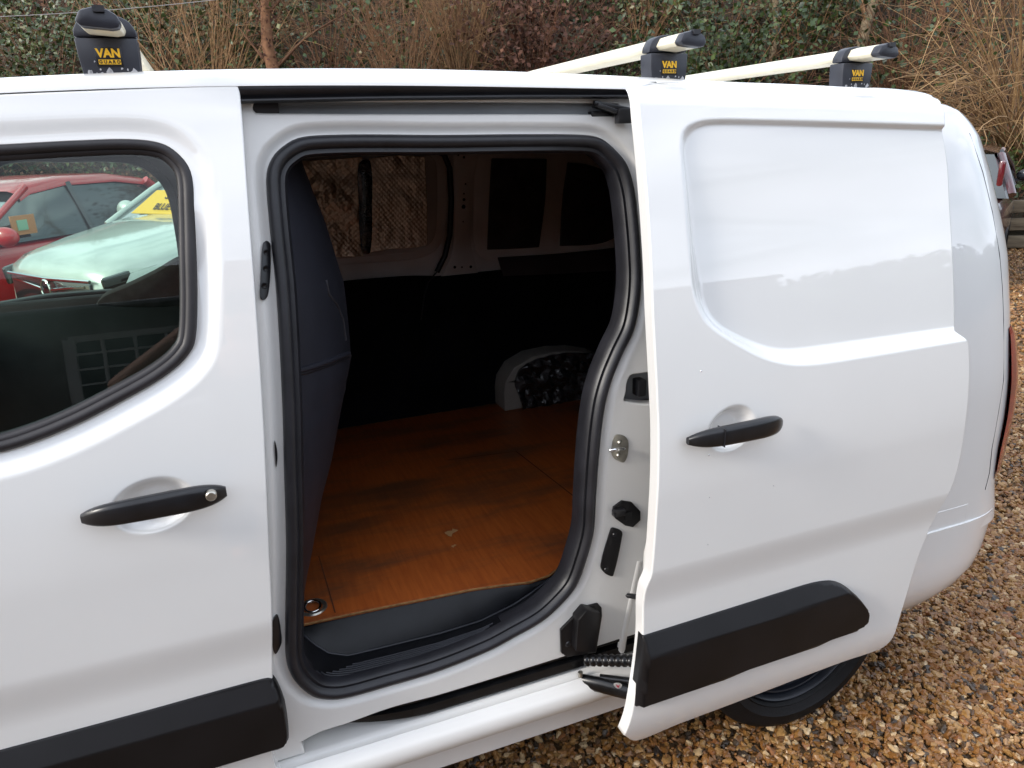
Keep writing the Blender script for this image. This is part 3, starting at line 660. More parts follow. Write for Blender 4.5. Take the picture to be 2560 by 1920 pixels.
# --- furniture of the pillars
def pl_px(name, pts, t, material, parent=van, step=0.004, bevel=0.002, f=Fr, lift=0.0, sharp=False):
    q = XZ([tuple(p) + (('c',) if sharp else ()) for p in pts], lambda x, z: f(x, z) - t)
    return plate(name, spline(q, step if not sharp else 0.05), f, t, material, parent, bevel, lift)
st = pl_px('door_stop', [(657, 612), (663, 603), (672, 604), (677, 615), (676, 690), (671, 735), (665, 748), (655, 751), (650, 742), (651, 703)], 0.007, M['plastic_s'])
for (cx, cy) in ((664, 632), (664, 672), (661, 715)): lathe('stop_socket', [(0.0, 0), (0.004, -0.0015), (0.006, 0.003)], M['plastic'], st, n=12, loc=onS(cx, cy, lambda x, z: Fr(x, z) - 0.008))
pl_px('lower_stop', [(681, 1558), (691, 1541), (697, 1545), (704, 1590), (703, 1612), (690, 1636), (683, 1625), (680, 1590)], 0.009, M['plastic_s'])
pl_px('edge_stop', [(687, 1103), (692, 1120), (694, 1145), (691, 1168), (688, 1140)], 0.005, M['plastic_s'])
sp = pl_px('striker_plate', [(1538, 1089), (1556, 1088), (1570, 1100), (1570, 1136), (1561, 1156), (1551, 1155), (1534, 1144), (1529, 1125)], 0.003, M['steel'])
tube('striker_pin', [onS(1561, 1121, lambda x, z: Fr(x, z) - 0.002), onS(1556, 1122, lambda x, z: Fr(x, z) - 0.018), onS(1540, 1124, lambda x, z: Fr(x, z) - 0.022), onS(1528, 1125, lambda x, z: Fr(x, z) - 0.018), onS(1530, 1126, lambda x, z: Fr(x, z) - 0.002)], 0.0045, M['chrome'], sp)
for c in ((1550, 1107), (1547, 1139)): lathe('bolt', [(0, -0.003), (0.004, -0.003), (0.0065, 0), (0.0065, 0.002)], M['steel'], sp, n=16, loc=onS(*c, lambda x, z: Fr(x, z) - 0.0035))
gd = pl_px('guide_plate', [(1556, 1252), (1580, 1256), (1602, 1279), (1602, 1301), (1583, 1319), (1564, 1315), (1540, 1298), (1532, 1285), (1534, 1268)], 0.006, M['plastic'], sharp=True)
box('guide_catch', onS(1547, 1281, lambda x, z: Fr(x, z) - 0.014), (0.030, 0.018, 0.016), M['plastic_s'], gd, bevel=0.003)
box('guide_recess', onS(1571, 1290, lambda x, z: Fr(x, z) - 0.0065), (0.018, 0.002, 0.022), M['plastic_s'], gd)
cp = pl_px('cover_plate', [(1529, 1322), (1534, 1320), (1553, 1327), (1557, 1336), (1534, 1440), (1526, 1441), (1510, 1431), (1503, 1415)], 0.006, M['plastic'])
for c in ((1537, 1337), (1516, 1424)): lathe('screw', [(0, -0.001), (0.0045, -0.001), (0.006, 0.002)], M['plastic_s'], cp, n=14, loc=onS(*c, lambda x, z: Fr(x, z) - 0.007))
# latch recess behind its hole
lz0, lz1 = latch_lp[:, 1].min(), latch_lp[:, 1].max(); lx0 = latch_lp[:, 0].min()
bm = bmesh.new(); add_box(bm, (lx0 + 0.05, F0(0, 1.3) + 0.055, (lz0 + lz1) / 2), (0.14, 0.03, lz1 - lz0 + 0.02)); bm_obj('latch_recess', bm, M['grey_paint'], van)
box('latch', onY(1598, 967, 0.075), (0.022, 0.03, 0.040), M['plastic_s'], van, bevel=0.004)
# roller bracket
rbk = pl_px('roller_bracket', [(1458, 1519), (1496, 1510), (1505, 1520), (1506, 1540), (1491, 1632), (1418, 1643), (1404, 1634), (1402, 1576)], 0.008, M['plastic'], sharp=True)
pl_px('bracket_cover', [(1446, 1552), (1467, 1527), (1502, 1533), (1491, 1633), (1440, 1630)], 0.034, M['plastic'], rbk, sharp=True, bevel=0.004)
lathe('screw', [(0, -0.001), (0.006, -0.001), (0.009, 0.002)], M['plastic_s'], rbk, n=18, loc=onS(1421, 1611, lambda x, z: Fr(x, z) - 0.009))
h0 = onY(1462, 1650, 0.03); h1 = onY(1600, 1652, -0.06)
path = [h0 + (h1 - h0) * i / 44 for i in range(45)]; rad = [0.0135 + 0.0014 * (1 if (i % 5) in (1, 2, 3) else -1) for i in range(45)]
tube('cable_hose', path, rad, M['rail'], van, n=12)
tube('lower_roller_arm', [onY(1440, 1700, 0.05), onY(1500, 1712, 0.0), onY(1600, 1738, -0.06)], 0.020, M['rail'], van, n=10, sq=(1.0, 0.7))
tube('lower_roller_flap', [onY(1500, 1694, 0.01), onY(1600, 1706, -0.05)], 0.009, M['rail'], van, n=8)
lathe('roller', [(0, -0.012), (0.010, -0.012), (0.013, -0.006), (0.013, 0.006), (0.010, 0.012), (0, 0.012)], M['rail'], van, n=20, loc=onY(1452, 1713, 0.045), axis='z')
lathe('roller_bolt', [(0, 0.012), (0.006, 0.012), (0.006, 0.0)], M['steel'], van, n=12, loc=onY(1451, 1690, 0.03), axis='z')
stk = plate('arm_sticker', spline(XZ([(1536, 1711), (1547, 1709), (1556, 1713), (1554, 1720), (1546, 1723), (1538, 1718)], -0.043), 0.004), -0.040, 0.001, M['white_pvc'], van, 0)
plate('sticker_mark', spline(XZ([(1541, 1712), (1547, 1717), (1551, 1713), (1547, 1722)], -0.044), 0.01), -0.0412, 0.0006, mat('sticker_red', (0.5, 0.03, 0.06), 0.5), stk, 0)
tube('door_pin', [onY(1564, 1489, -0.02), onY(1570, 1489, -0.02), onY(1600, 1493, -0.06)], [0.001, 0.006, 0.0065], M['plastic_s'], van, n=10)
# fold lines on the rear pillar
fold = [onS(*p, lambda x, z: Fr(x, z) + 0.005) for p in [(1597, 1400), (1577, 1490), (1562, 1560), (1553, 1620), (1550, 1680)]]
tube('pillar_fold', fold, 0.012, M['frame_paint'], van, n=10, sq=(1, 0.6))

# --- quarter panel, hidden behind the slid door, and the rounded rear corner
WX, WZ, WR = 1.40, 0.325, 0.325
def Q(x, z): return T(x, z) - 0.0 + 0 * x
sil = [(2363, 262), (2398, 275), (2426, 304), (2449, 339), (2461, 380), (2480, 443), (2499, 525), (2508, 565), (2520, 631), (2526, 779), (2524, 950), (2513, 1040), (2498, 1110), (2487, 1194)]
YS = 0.14
sz = []; sx = []
for p in sil:
    y = YS
    q_ = onY(*p, y); y = YS + 0.0 + float(T(0, q_[2])) * 0.9; q_ = onY(*p, y); sz.append(q_[2]); sx.append(q_[0])
sz = np.array(sz[::-1]); sx = np.array(sx[::-1])
pr_ = np.polyfit(sz, sx, 5)
zz = np.concatenate([np.linspace(0.56, 1.66, 30), np.linspace(1.675, sz[-1] - 0.006, 8)])
def rear_x(z): return float(np.interp(z, sz, np.convolve(np.pad(sx, 1, 'edge'), [0.2, 0.6, 0.2], 'valid')))
def corner_rows(zlist, xr, y0f, y_end=0.925, a=0.26, b=0.20, out=0.0, x_start=0.92):
    rows = []
    for z in zlist:
        X = xr(z) + out; y0 = y0f(z) - out; row = [(x_start, y0, z)] + [(x_start + (X - a - x_start) * t, y0, z) for t in (0.3, 0.6, 0.85)]
        for k in range(15):
            th = math.pi / 2 * k / 14; p = 0.80
            row.append((X - a + a * math.sin(th) ** p, y0 + b * (1 - math.cos(th) ** p), z))
        row += [(X, y0 + b + (y_end - y0 - b) * t, z) for t in (0.3, 0.6, 1.0)]
        rows.append(row)
    return rows
def rows_mesh(name, rows, material, parent, flip=False, auto=60):
    q = len(rows[0]); vs = [p for r in rows for p in r]; fs = []
    for i in range(len(rows) - 1):
        for k in range(q - 1):
            f = (i*q+k, i*q+k+1, (i+1)*q+k+1, (i+1)*q+k); fs.append(f[::-1] if flip else f)
    return mesh_obj(name, vs, fs, material, parent, auto=auto)
def proj(p):
    v = ROT.T @ (np.array(p) - CAM); return 1280 + FOC * v[0] / v[2], 960 + FOC * v[1] / v[2]
def fit_x(zl, xf, yf, target, **kw):
    """adjust the rear face so that the rounded corner ends where the photograph shows it"""
    zl = np.array(zl); xv = np.array([xf(z) for z in zl]); tg = sorted(target, key=lambda p: p[1]); ty = [p[1] for p in tg]; tx_ = [p[0] for p in tg]
    for _ in range(6):
        g_ = lambda z: float(np.interp(z, zl, xv)); rw = corner_rows(zl, g_, yf, **kw)
        for i, r_ in enumerate(rw):
            q_ = [proj(p) for p in r_]; k = int(np.argmax([a for a, b in q_])); e = float(np.interp(q_[k][1], ty, tx_)) - q_[k][0]
            p = r_[k]; d = proj((p[0] + 0.01, p[1], p[2]))[0] - q_[k][0]; xv[i] += np.clip(e / d * 0.01, -0.15, 0.15)
        xv = np.convolve(np.pad(xv, 1, 'edge'), [0.1, 0.8, 0.1], 'valid')
    return lambda z: float(np.interp(z, zl, xv))
rear_x = fit_x(zz, rear_x, lambda z: float(T(0, z)), sil)
rows = corner_rows(zz, rear_x, lambda z: float(T(0, z)))
ztop = zz[-1]
for k in range(1, 7):
    a_ = math.pi / 2 * k / 6; shrink = 0.10 * (1 - math.cos(a_)); dz = 0.014 * math.sin(a_)
    rows.append([(x - (shrink * 2.2 if x > 1.2 else 0), min(y + shrink, 0.925), ztop + dz) for (x, y, z) in rows[len(zz) - 1]])
rows.append([(x - 0.3 if x > 1.3 else x, 0.925, z + 0.01) for (x, y, z) in rows[-1]])
rows_mesh('rear_corner', rows, M['paint'], van, auto=80)
rows_mesh('rear_corner', [[(x, 1.85 - y, z) for x, y, z in r] for r in rows], M['paint'], van, flip=True, auto=80)
# side panel above and ahead of the wheel arch, below the corner piece
arch = [(WX - 0.375 * math.cos(a), WZ + 0.375 * math.sin(a)) for a in np.linspace(0.05, math.pi - 0.05, 24)]
side = [(0.90, 0.37, 'c'), (WX - 0.38, 0.37, 'c')] + arch + [(WX + 0.37, 0.47, 'c'), (1.90, 0.50, 'c'), (1.90, 0.66, 'c'), (0.90, 0.66, 'c')]
panel('wheel_arch_panel', spline(side, 0.02), lambda x, z: T(x, z) - 0.001, M['paint'], van, h=0.04, thick=0.04)
tube('wheel_arch_liner', [(WX - 0.37 * math.cos(a), 0.20, WZ + 0.37 * math.sin(a)) for a in np.linspace(-0.2, math.pi + 0.2, 20)], 0.10, M['plastic'], van, n=8, sq=(0.06, 1))
# seam of the rear door, tail lamp, bumper
seam = [(2424, 333), (2457, 430), (2481, 529), (2499, 637), (2506, 720), (2509, 800), (2509, 950), (2496, 1031), (2480, 1120), (2474, 1180), (2463, 1224)]
def corner_pt(px, py):
    """first point of the rounded corner met by the sight line"""
    r = ray(px, py); best = None; r = r / np.linalg.norm(r)
    for s in np.linspace(1.5, 3.6, 1400):
        p = CAM + r * s; X = rear_x(p[2]) if p[2] > 0.55 else rear_x(0.62); y0 = float(T(0, p[2])); a, b = 0.26, 0.20
        if p[1] < y0: continue
        if p[0] > X: continue
        dx = max(0, p[0] - (X - a)) / a; sn = dx ** (1 / 0.80); cs = math.sqrt(max(0, 1 - min(1, sn) ** 2)); yb = y0 + b * (1 - cs ** 0.80)
        if p[1] >= yb: return p
    return None
sp_ = [corner_pt(*p) for p in seam]; sp_ = [p - ray(2480, 700) / np.linalg.norm(ray(2480, 700)) * 0.001 for p in sp_ if p is not None]
if len(sp_) > 3: tube('rear_door_seam', sp_, 0.0009, M['rubber'], van, n=6)
def rearlamp_rows():
    z0, z1 = 0.70, 1.165
    out = []
    for i, z in enumerate(np.linspace(z0, z1, 22)):
        X = rear_x(z); y0 = float(T(0, z)); a, b = 0.26, 0.20; row = []
        e = math.sin(math.pi * (i / 21)) ** 0.35
        for k in range(9):
            th = D2R(32) + (math.pi / 2 - D2R(32)) * k / 8
            bulge = 0.036 * math.sin(math.pi * (0.08 + 0.5 * k / 8)) * e + 0.001
            row.append((X - a + a * math.sin(th) ** 0.8 + bulge * math.sin(th), y0 + b * (1 - math.cos(th) ** 0.8) - bulge * math.cos(th), z))
        row += [(X + 0.016 * e, y0 + b + 0.06, z), (X, y0 + b + 0.10, z)]
        out.append(row)
    return out
rows_mesh('tail_lamp', rearlamp_rows(), M['red_lens'], van, auto=60)
# bumper
def bx_(z):
    return float(np.interp(z, [0.265, 0.292, 0.321, 0.362, 0.418, 0.515, 0.598], [2.04, 2.132, 2.178, 2.209, 2.216, 2.232, 2.232]))
bz = [0.268, 0.28, 0.295, 0.315, 0.34, 0.37, 0.42, 0.47, 0.53, 0.575, 0.592, 0.600, 0.604]
def by_(z): return float(np.interp(z, [0.265, 0.31, 0.36, 0.42], [0.10, 0.045, 0.015, 0.0])) - 0.006
bumper_x = fit_x(bz[:-2], bx_, by_, [(2497, 1205), (2486, 1262), (2464, 1330), (2454, 1368), (2432, 1400), (2404, 1427), (2338, 1466)], a=0.30, b=0.22, x_start=WX + 0.27)
rows = corner_rows(bz, lambda z: bumper_x(z) - (0.0 if z < 0.602 else 0.05), lambda z: by_(z) + (0 if z < 0.602 else 0.03), a=0.30, b=0.22, x_start=WX + 0.27)
rows.insert(0, [(x - 0.12 if x > 1.8 else x, y + 0.12, 0.262) for x, y, z in rows[0]])
rows_mesh('rear_bumper', rows, M['paint'], van, auto=50)
# far side, rear and underside, so the van is a closed volume
yw = 1.85
FS = lambda x, z: yw - T(x, z)
fwin = spline([(-0.95, 1.24), (-0.3, 1.175), (-0.16, 1.19), (-0.11, 1.27), (-0.13, 1.50), (-0.19, 1.61), (-0.30, 1.655), (-0.62, 1.65), (-0.80, 1.52)], 0.02)
far_out = spline([(-1.0, 0.36, 'c'), (2.0, 0.36, 'c'), (2.06, 0.7), (1.98, 1.2), (1.80, 1.60), (1.72, 1.70, 'c'), (1.0, 1.775), (0.0, 1.79), (-0.70, 1.72, 'c'), (-1.08, 1.22, 'c')], 0.03)
fwin = spline([(-0.97, 1.22), (-0.6, 1.212), (-0.20, 1.212), (-0.165, 1.25), (-0.150, 1.45), (-0.16, 1.58), (-0.21, 1.655), (-0.28, 1.685), (-0.45, 1.695), (-0.66, 1.690), (-0.80, 1.56)], 0.015)
panel('far_side', far_out, FS, M['paint'], van, holes=[fwin], h=0.06, thick=0.06, sgn=-1, r=0.004)
fc = fwin.copy(); sweep_loop('far_window_seal', fwin, FS, [(0.02, -0.075), (0.0, -0.070), (-0.012, -0.05), (-0.014, -0.02), (0.0, 0.01)], M['rubber'], van)
panel('far_window_glass', fwin, lambda x, z: FS(x, z) - 0.02, M['glass'], van, h=0.08, thick=0.001, r=0.0005, sgn=-1)
def quad(name, pts, material, parent=van): return mesh_obj(name, pts, [tuple(range(len(pts)))], material, parent, smooth=False)
# closure: tail doors, underbody
bm = bmesh.new(); add_box(bm, (0.3, 0.925, 0.33), (2.4, 1.5, 0.05)); bm_obj('underbody', bm, M['plastic_s'], van)
box('rear_doors_inside', (1.62, 0.925, 1.12), (0.05, 1.30, 1.16), M['inner_dark'], van, bevel=0.02)
# nose of the van, ahead of the doors
nose = []
for x, zt, ins in [(-0.98, 1.20, 0.0), (-1.10, 1.17, 0.004), (-1.3, 1.13, 0.01), (-1.55, 1.07, 0.03), (-1.72, 0.98, 0.08), (-1.82, 0.84, 0.16), (-1.86, 0.62, 0.22), (-1.86, 0.38, 0.24)]:
    nose.append([(x, 0.02 + ins, 0.34), (x, 0.0 + ins, 0.60), (x, 0.0 + ins, 0.34 + (zt - 0.34) * 0.72), (x, 0.012 + ins, 0.34 + (zt - 0.34) * 0.90), (x, 0.06 + ins, zt - 0.01), (x, 0.16 + ins, zt + 0.01), (x, 0.5, zt + 0.03), (x, 0.925, zt + 0.04), (x, 1.35, zt + 0.03),
                 (x, 1.69 - ins, zt + 0.01), (x, 1.79 - ins, zt - 0.01), (x, 1.838 - ins, 0.34 + (zt - 0.34) * 0.9), (x, 1.85 - ins, 0.34 + (zt - 0.34) * 0.72), (x, 1.85 - ins, 0.6), (x, 1.83 - ins, 0.34)])
rows_mesh('bonnet', nose, M['paint'], van, auto=40)
mesh_obj('windscreen', [(-1.10, 0.10, 1.19), (-1.16, 0.925, 1.20), (-1.10, 1.75, 1.19), (-0.66, 1.66, 1.735), (-0.70, 0.925, 1.77), (-0.66, 0.19, 1.735)], [(0, 1, 4, 5), (1, 2, 3, 4)], M['glass'], van)
for yy, s_ in ((0.13, 1), (1.72, -1)): tube('windscreen_pillar', [(-1.09, yy - 0.03 * s_, 1.18), (-0.85, yy + 0.0 * s_, 1.48), (-0.66, yy + 0.05 * s_, 1.745)], 0.035, M['paint'], van, n=10)
# the cab seen through its windows
cabp = thing('cab_fittings', None, None); cabp.parent = van
for k in ('label', 'category'):
    if k in cabp: del cabp[k]
box('dashboard', (-1.02, 0.925, 0.98), (0.35, 1.55, 0.32), M['cab'], van, bevel=0.06)
box('cab_floor', (-0.5, 0.925, 0.42), (1.1, 1.6, 0.05), M['cab'], van)
box('door_trim', (-0.52, 1.745, 0.80), (0.96, 0.05, 0.83), M['cab'], van, bevel=0.02)
box('headliner', (-0.33, 0.925, 1.742), (0.85, 1.38, 0.02), M['cab'], van)
def seat(y):
    bm = bmesh.new(); add_box(bm, (-0.42, y, 0.68), (0.50, 0.50, 0.16)); s = bm_obj('cab_seat', bm, M['seat'], van, bevel=0.05, seg=3)
    bm = bmesh.new(); add_box(bm, (-0.10, y, 0.98), (0.13, 0.46, 0.56), Matrix.Rotation(0.10, 3, 'Y')); bm_obj('seat_back', bm, M['seat'], s, bevel=0.05, seg=3)
seat(0.45); seat(1.38)
sh = [onY(*p, 1.35) for p in [(250, 750), (268, 728), (320, 706), (390, 672), (450, 638), (470, 640), (480, 740)]]
plate('seat_shoulder', spline([(p[0], p[2]) for p in sh], 0.02), 1.35, 0.10, M['seat'], van, bevel=0.02)
box('window_blue_card', (-0.62, 0.10, 0.95), (0.55, 0.05, 0.52), mat('door_card_blue', (0.02, 0.03, 0.06), 0.6), van, bevel=0.01)
bpy.data.objects.remove(cabp)

# ------------------------------------------------------------------ cargo space
ZF = 0.60
box('bulkhead_panel', (0.03, 0.95, 1.17), (0.03, 1.35, 1.13), M['lining'], van)
A_px = [(705, 470), (712, 425), (730, 400), (753, 385)]
silb = [(753, 401), (779, 470), (813, 556), (839, 642), (858, 702), (865, 758), (873, 844), (875, 887), (867, 930), (853, 1000), (829, 1122), (805, 1203), (780, 1325), (758, 1407), (744, 1440), (715, 1470), (690, 1500)]
bs = [onY(p[0], p[1], 0.40) for p in silb]; bz_ = np.array([p[2] for p in bs])[::-1]; bx__ = np.array([p[0] for p in bs])[::-1]
li = [onS(*p, lambda x, z: F0(x, z) + 0.035) for p in [(700, 400), (706, 470), (712, 565), (728, 736), (742, 1016), (748, 1180), (752, 1366), (750, 1558)]]
lz_ = np.array([p[2] for p in li])[::-1]; lx_ = np.array([p[0] for p in li])[::-1]
rows = []
for z in np.linspace(0.603, 1.74, 70):
    xa = float(np.interp(z, lz_, lx_)) - 0.02; xs_ = float(np.interp(z, bz_, bx__)); ya_ = float(F0(0, z)) + 0.030
    zs_ = 1.21 + 0.0; gro = 0.010 * math.exp(-((z - 1.172) / 0.006) ** 2); gr2 = 0.006 * math.exp(-((z - 1.158) / 0.006) ** 2)
    row = []
    for k in range(15):
        t = k / 14; y = ya_ + (0.40 - ya_) * t; x = xa + (xs_ - xa) * (1 - (1 - t) ** 1.7)
        row.append((x - gro + gr2, y, z))
    row += [(xs_ - 0.004, 0.43, z), (xs_ - 0.03, 0.46, z), (min(0.045, xs_ - 0.03), 0.55, z)]
    rows.append(row)
rows_mesh('bulkhead_side', rows, M['trim'], van, auto=80)
def onB(px, py):
    """first point of the bulkhead side met by the sight line"""
    r = ray(px, py); r = r / np.linalg.norm(r)
    for d_ in np.linspace(1.35, 2.3, 1200):
        p = CAM + r * d_; ya_ = float(F0(0, p[2])) + 0.030; t = (p[1] - ya_) / (0.40 - ya_)
        if t < 0: continue
        xa = float(np.interp(p[2], lz_, lx_)) - 0.02; xs_ = float(np.interp(p[2], bz_, bx__))
        if t > 1 or p[0] < xa + (xs_ - xa) * (1 - (1 - t) ** 1.7): return p
    return None
sm_ = [(740, 927), (765, 922), (790, 914), (815, 905), (840, 896), (860, 888), (871, 884)]
for nm_, off, r_, m_ in (('bulkhead_seam', 0, 0.0065, M['trim']), ('bulkhead_groove', 10, 0.0035, M['rubber'])):
    q_ = [onB(a, b + off) for a, b in sm_]; q_ = [p for p in q_ if p is not None]
    if len(q_) > 2: tube(nm_, q_, r_, m_, van, n=10)
cr_ = [onB(*p) for p in [(815, 700), (822, 735), (842, 760), (858, 800), (864, 850)]]; cr_ = [p for p in cr_ if p is not None]
if len(cr_) > 2: tube('bulkhead_crease', cr_, 0.004, M['trim'], van, n=8)
tube('bulkhead_piping', [onY(p[0] + 1, p[1], 0.412) for p in silb[7:15]], 0.0035, M['rubber'], van, n=8)
# plywood floor
ne = [onZ(*p, ZF) for p in [(700, 1575), (752, 1559), (860, 1535), (960, 1514), (1070, 1492), (1179, 1470), (1250, 1460), (1321, 1452), (1370, 1436), (1420, 1400), (1465, 1330)]]
ply = [(p[0], p[1]) for p in ne]
pv = [(x, y, ZF) for x, y in ply] + [(1.62, 0.25, ZF), (1.62, 1.60, ZF), (0.09, 1.60, ZF), (0.05, 0.5, ZF)]
bm = bmesh.new(); top = [bm.verts.new(p) for p in pv]; bot = [bm.verts.new((p[0], p[1], p[2] - 0.012)) for p in pv]
bm.faces.new(top); bm.faces.new(bot[::-1])
for i in range(len(top)):
    j = (i + 1) % len(top); bm.faces.new((top[i], bot[i], bot[j], top[j]))
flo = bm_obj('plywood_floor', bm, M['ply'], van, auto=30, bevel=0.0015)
edge_path = [(p[0], p[1] - 0.0015, ZF - 0.004) for p in ne[1:10]]
tube('floor_edge', edge_path, 0.003, mat('raw_ply_edge', (0.30, 0.15, 0.05), 0.7, var=0.3, vscale=60), flo, n=6)
for (cx, cy, s) in ((1127, 1332, 1.0), (1134, 1365, 0.4)):
    c = onZ(cx, cy, ZF + 0.0012)
    pts = [(c[0] + s * (0.016 * math.cos(a) * (1 + 0.5 * math.sin(3 * a)) + 0.01 * math.sin(a)), c[1] + s * 0.017 * math.sin(a) * (1 + 0.4 * math.cos(5 * a)), c[2]) for a in np.linspace(0, 2 * math.pi, 15)[:-1]]
    mesh_obj('paint_scuff', pts, [tuple(range(14))], mat('scuffed_wood', (0.50, 0.27, 0.11), 0.8), flo)
def strip(name, a, b, w, material, dz=0.0010):
    a = onZ(*a, ZF + dz); b = onZ(*b, ZF + dz); d = (b - a) / np.linalg.norm(b - a); n_ = np.array([-d[1], d[0], 0]) * w / 2
    mesh_obj(name, [a - n_, b - n_, b + n_, a + n_], [(0, 1, 2, 3)], material, flo, smooth=False)
dk = mat('joint_dark', (0.09, 0.03, 0.012), 0.9)
strip('board_joint', (1290, 1128), (1462, 1262), 0.0045, dk); strip('board_joint', (797, 1390), (838, 1532), 0.003, dk); strip('board_joint', (1120, 1150), (1290, 1128), 0.003, dk)
rc = onZ(782, 1519, ZF)
ring = lathe('tie_down_cup', [(0.0, -0.004), (0.022, -0.003), (0.026, 0.003), (0.034, 0.004), (0.0365, 0.000)], M['steel'], van, n=32, loc=tuple(rc), axis='z')
tube('tie_down_ring', [(rc[0] + 0.019 * math.cos(a), rc[1] + 0.019 * math.sin(a), rc[2] + 0.004 + 0.004 * math.sin(a)) for a in np.linspace(0, 2 * math.pi, 25)], 0.0032, M['chrome'], ring, n=8)
# step well below the side door
def res(path, n):
    P = np.array(path); d = np.r_[0, np.cumsum(np.linalg.norm(np.diff(P, axis=0), axis=1))]; t = np.linspace(0, d[-1], n)
    return np.stack([np.interp(t, d, P[:, i]) for i in range(3)], 1)
NS = 60
cA = res([onZ(p[0], p[1], ZF - 0.010) for p in [(740, 1571), (860, 1543), (960, 1522), (1070, 1500), (1179, 1478), (1321, 1460), (1372, 1442)]], NS)
cB = res([onZ(*p) for p in [(740, 1578, 0.588), (762, 1588, 0.582), (786, 1609, 0.565), (822, 1631, 0.540), (870, 1637, 0.525), (975, 1612, 0.522), (1098, 1582, 0.522), (1199, 1551, 0.525), (1281, 1511, 0.545), (1325, 1482, 0.568), (1375, 1445, 0.588)]], NS)
cC = res([onS(p[0], p[1], lambda x, z: F0(x, z) + 0.020) for p in [(735, 1600), (745, 1660), (790, 1718), (860, 1718), (960, 1694), (1091, 1655), (1221, 1604), (1300, 1564), (1370, 1512), (1425, 1452)]], NS)
rows = []
for t in (0, 0.06, 0.5, 0.94, 1.0): rows.append([tuple(cA[i] * (1 - t) + cB[i] * t - np.array([0, 0.006 * math.sin(math.pi * t), 0])) for i in range(NS)])
rows.append([tuple(cB[i] + np.array([0, -0.006, -0.001])) for i in range(NS)])
for t in (0.12, 0.3, 0.5, 0.7, 0.85, 0.93, 1.0):
    dip = -0.006 * math.sin(math.pi * min(1, t / 0.9)) + (0.006 if t == 0.93 else 0)
    rows.append([tuple(cB[i] * (1 - t) + cC[i] * t + np.array([0, -0.006 * (1 - t), dip])) for i in range(NS)])
rows_mesh('step_tread', rows, M['tread'], van, auto=50)
for k in range(7):
    t = 0.30 + 0.065 * k; i0 = 14 - k; i1 = 44 - k
    tube('tread_rib', [tuple(cB[i] * (1 - t) + cC[i] * t + np.array([0, -0.006 * (1 - t), -0.0035])) for i in range(i0, i1)], 0.0028, M['trim'], van, n=6)
tube('riser_lip', [tuple(cB[i] + np.array([0, -0.004, 0.001])) for i in range(NS)], 0.0028, M['trim'], van, n=6)
# walls and ceiling of the load space
YW = 1.60
def wall(name, pts, y, t, material, parent=van, step=0.012, bevel=0.003):
    return plate(name, spline(XZ(pts, y), step), y, t, material, parent, bevel)
box('load_ceiling', (0.90, 0.90, 1.752), (1.65, 1.42, 0.012), M['inner_dark'], van)
box('near_lining', (1.27, 0.13, 1.1), (0.66, 0.02, 1.25), M['lining'], van)
box('under_floor', (0.84, 0.93, 0.52), (1.62, 1.3, 0.06), M['lining'], van)
wl = box('far_wall', (0.85, 1.625, 1.44), (1.55, 0.03, 0.62), M['inner'], van)
box('wall_lining', (0.85, 1.600, 0.885), (1.55, 0.03, 0.60), M['lining'], van)
lin = wall('lining_edge', [(845, 703, 'c'), (1000, 690), (1085, 690), (1100, 696), (1260, 699), (1400, 694), (1500, 688), (1640, 678, 'c'), (1640, 760, 'c'), (845, 780, 'c')], YW - 0.012, 0.010, M['lining'])
# window opening 1 in the far door, with its foil
wall('window_frame', [(700, 377, 'c'), (1080, 377), (1105, 395), (1113, 430), (1112, 570), (1095, 615), (1060, 640), (1000, 650), (830, 662, 'c'), (820, 600, 'c')], YW, 0.012, M['inner'])
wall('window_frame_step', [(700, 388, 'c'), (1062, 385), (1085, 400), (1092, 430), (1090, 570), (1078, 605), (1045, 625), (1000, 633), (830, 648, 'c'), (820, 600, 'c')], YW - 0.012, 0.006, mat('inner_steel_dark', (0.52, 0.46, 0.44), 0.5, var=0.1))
# crumpled foil sheets
def foil(name, pts, y, seed, amp):
    lp_ = spline(XZ(pts, y), 0.01); c_ = lp_
    def f(x, z):
        v = np.array([mnoise.noise(Vector((a * 9 + seed, b * 9, seed))) * amp + abs(mnoise.noise(Vector((a * 24, b * 15 + seed, 3)))) * amp * 0.8 for a, b in zip(np.atleast_1d(x), np.atleast_1d(z))])
        return y - 0.006 - v
    return panel(name, lp_, f, M['foil'], van, h=0.010, thick=0.006, r=0.002)
foil('foil_sheet', [(745, 402, 'c'), (830, 398), (905, 392, 'c'), (912, 520), (908, 640, 'c'), (870, 642), (820, 640, 'c')], YW - 0.024, 3.0, 0.016)
foil('foil_sheet', [(922, 396, 'c'), (990, 388), (1060, 392, 'c'), (1066, 500), (1068, 612, 'c'), (1040, 618), (980, 622), (918, 632, 'c'), (925, 500)], YW - 0.020, 8.0, 0.007)
wall('foil_gap', [(898, 408), (925, 402), (930, 520), (925, 632), (905, 630), (896, 500)], YW - 0.036, 0.004, M['crinkle'])
# black seal of the far door, curving down
gs = [(1085, 376), (1110, 386), (1124, 420), (1128, 500), (1124, 590), (1112, 640), (1092, 680), (1070, 706), (1060, 740), (1052, 800)]
tube('far_door_seal', [onY(*p, YW - 0.035) for p in gs[:7]], 0.0115, M['rubber'], van, n=8)
tube('lining_fold', [onY(*p, YW - 0.03) for p in gs[6:]], 0.003, M['rubber'], van, n=6)
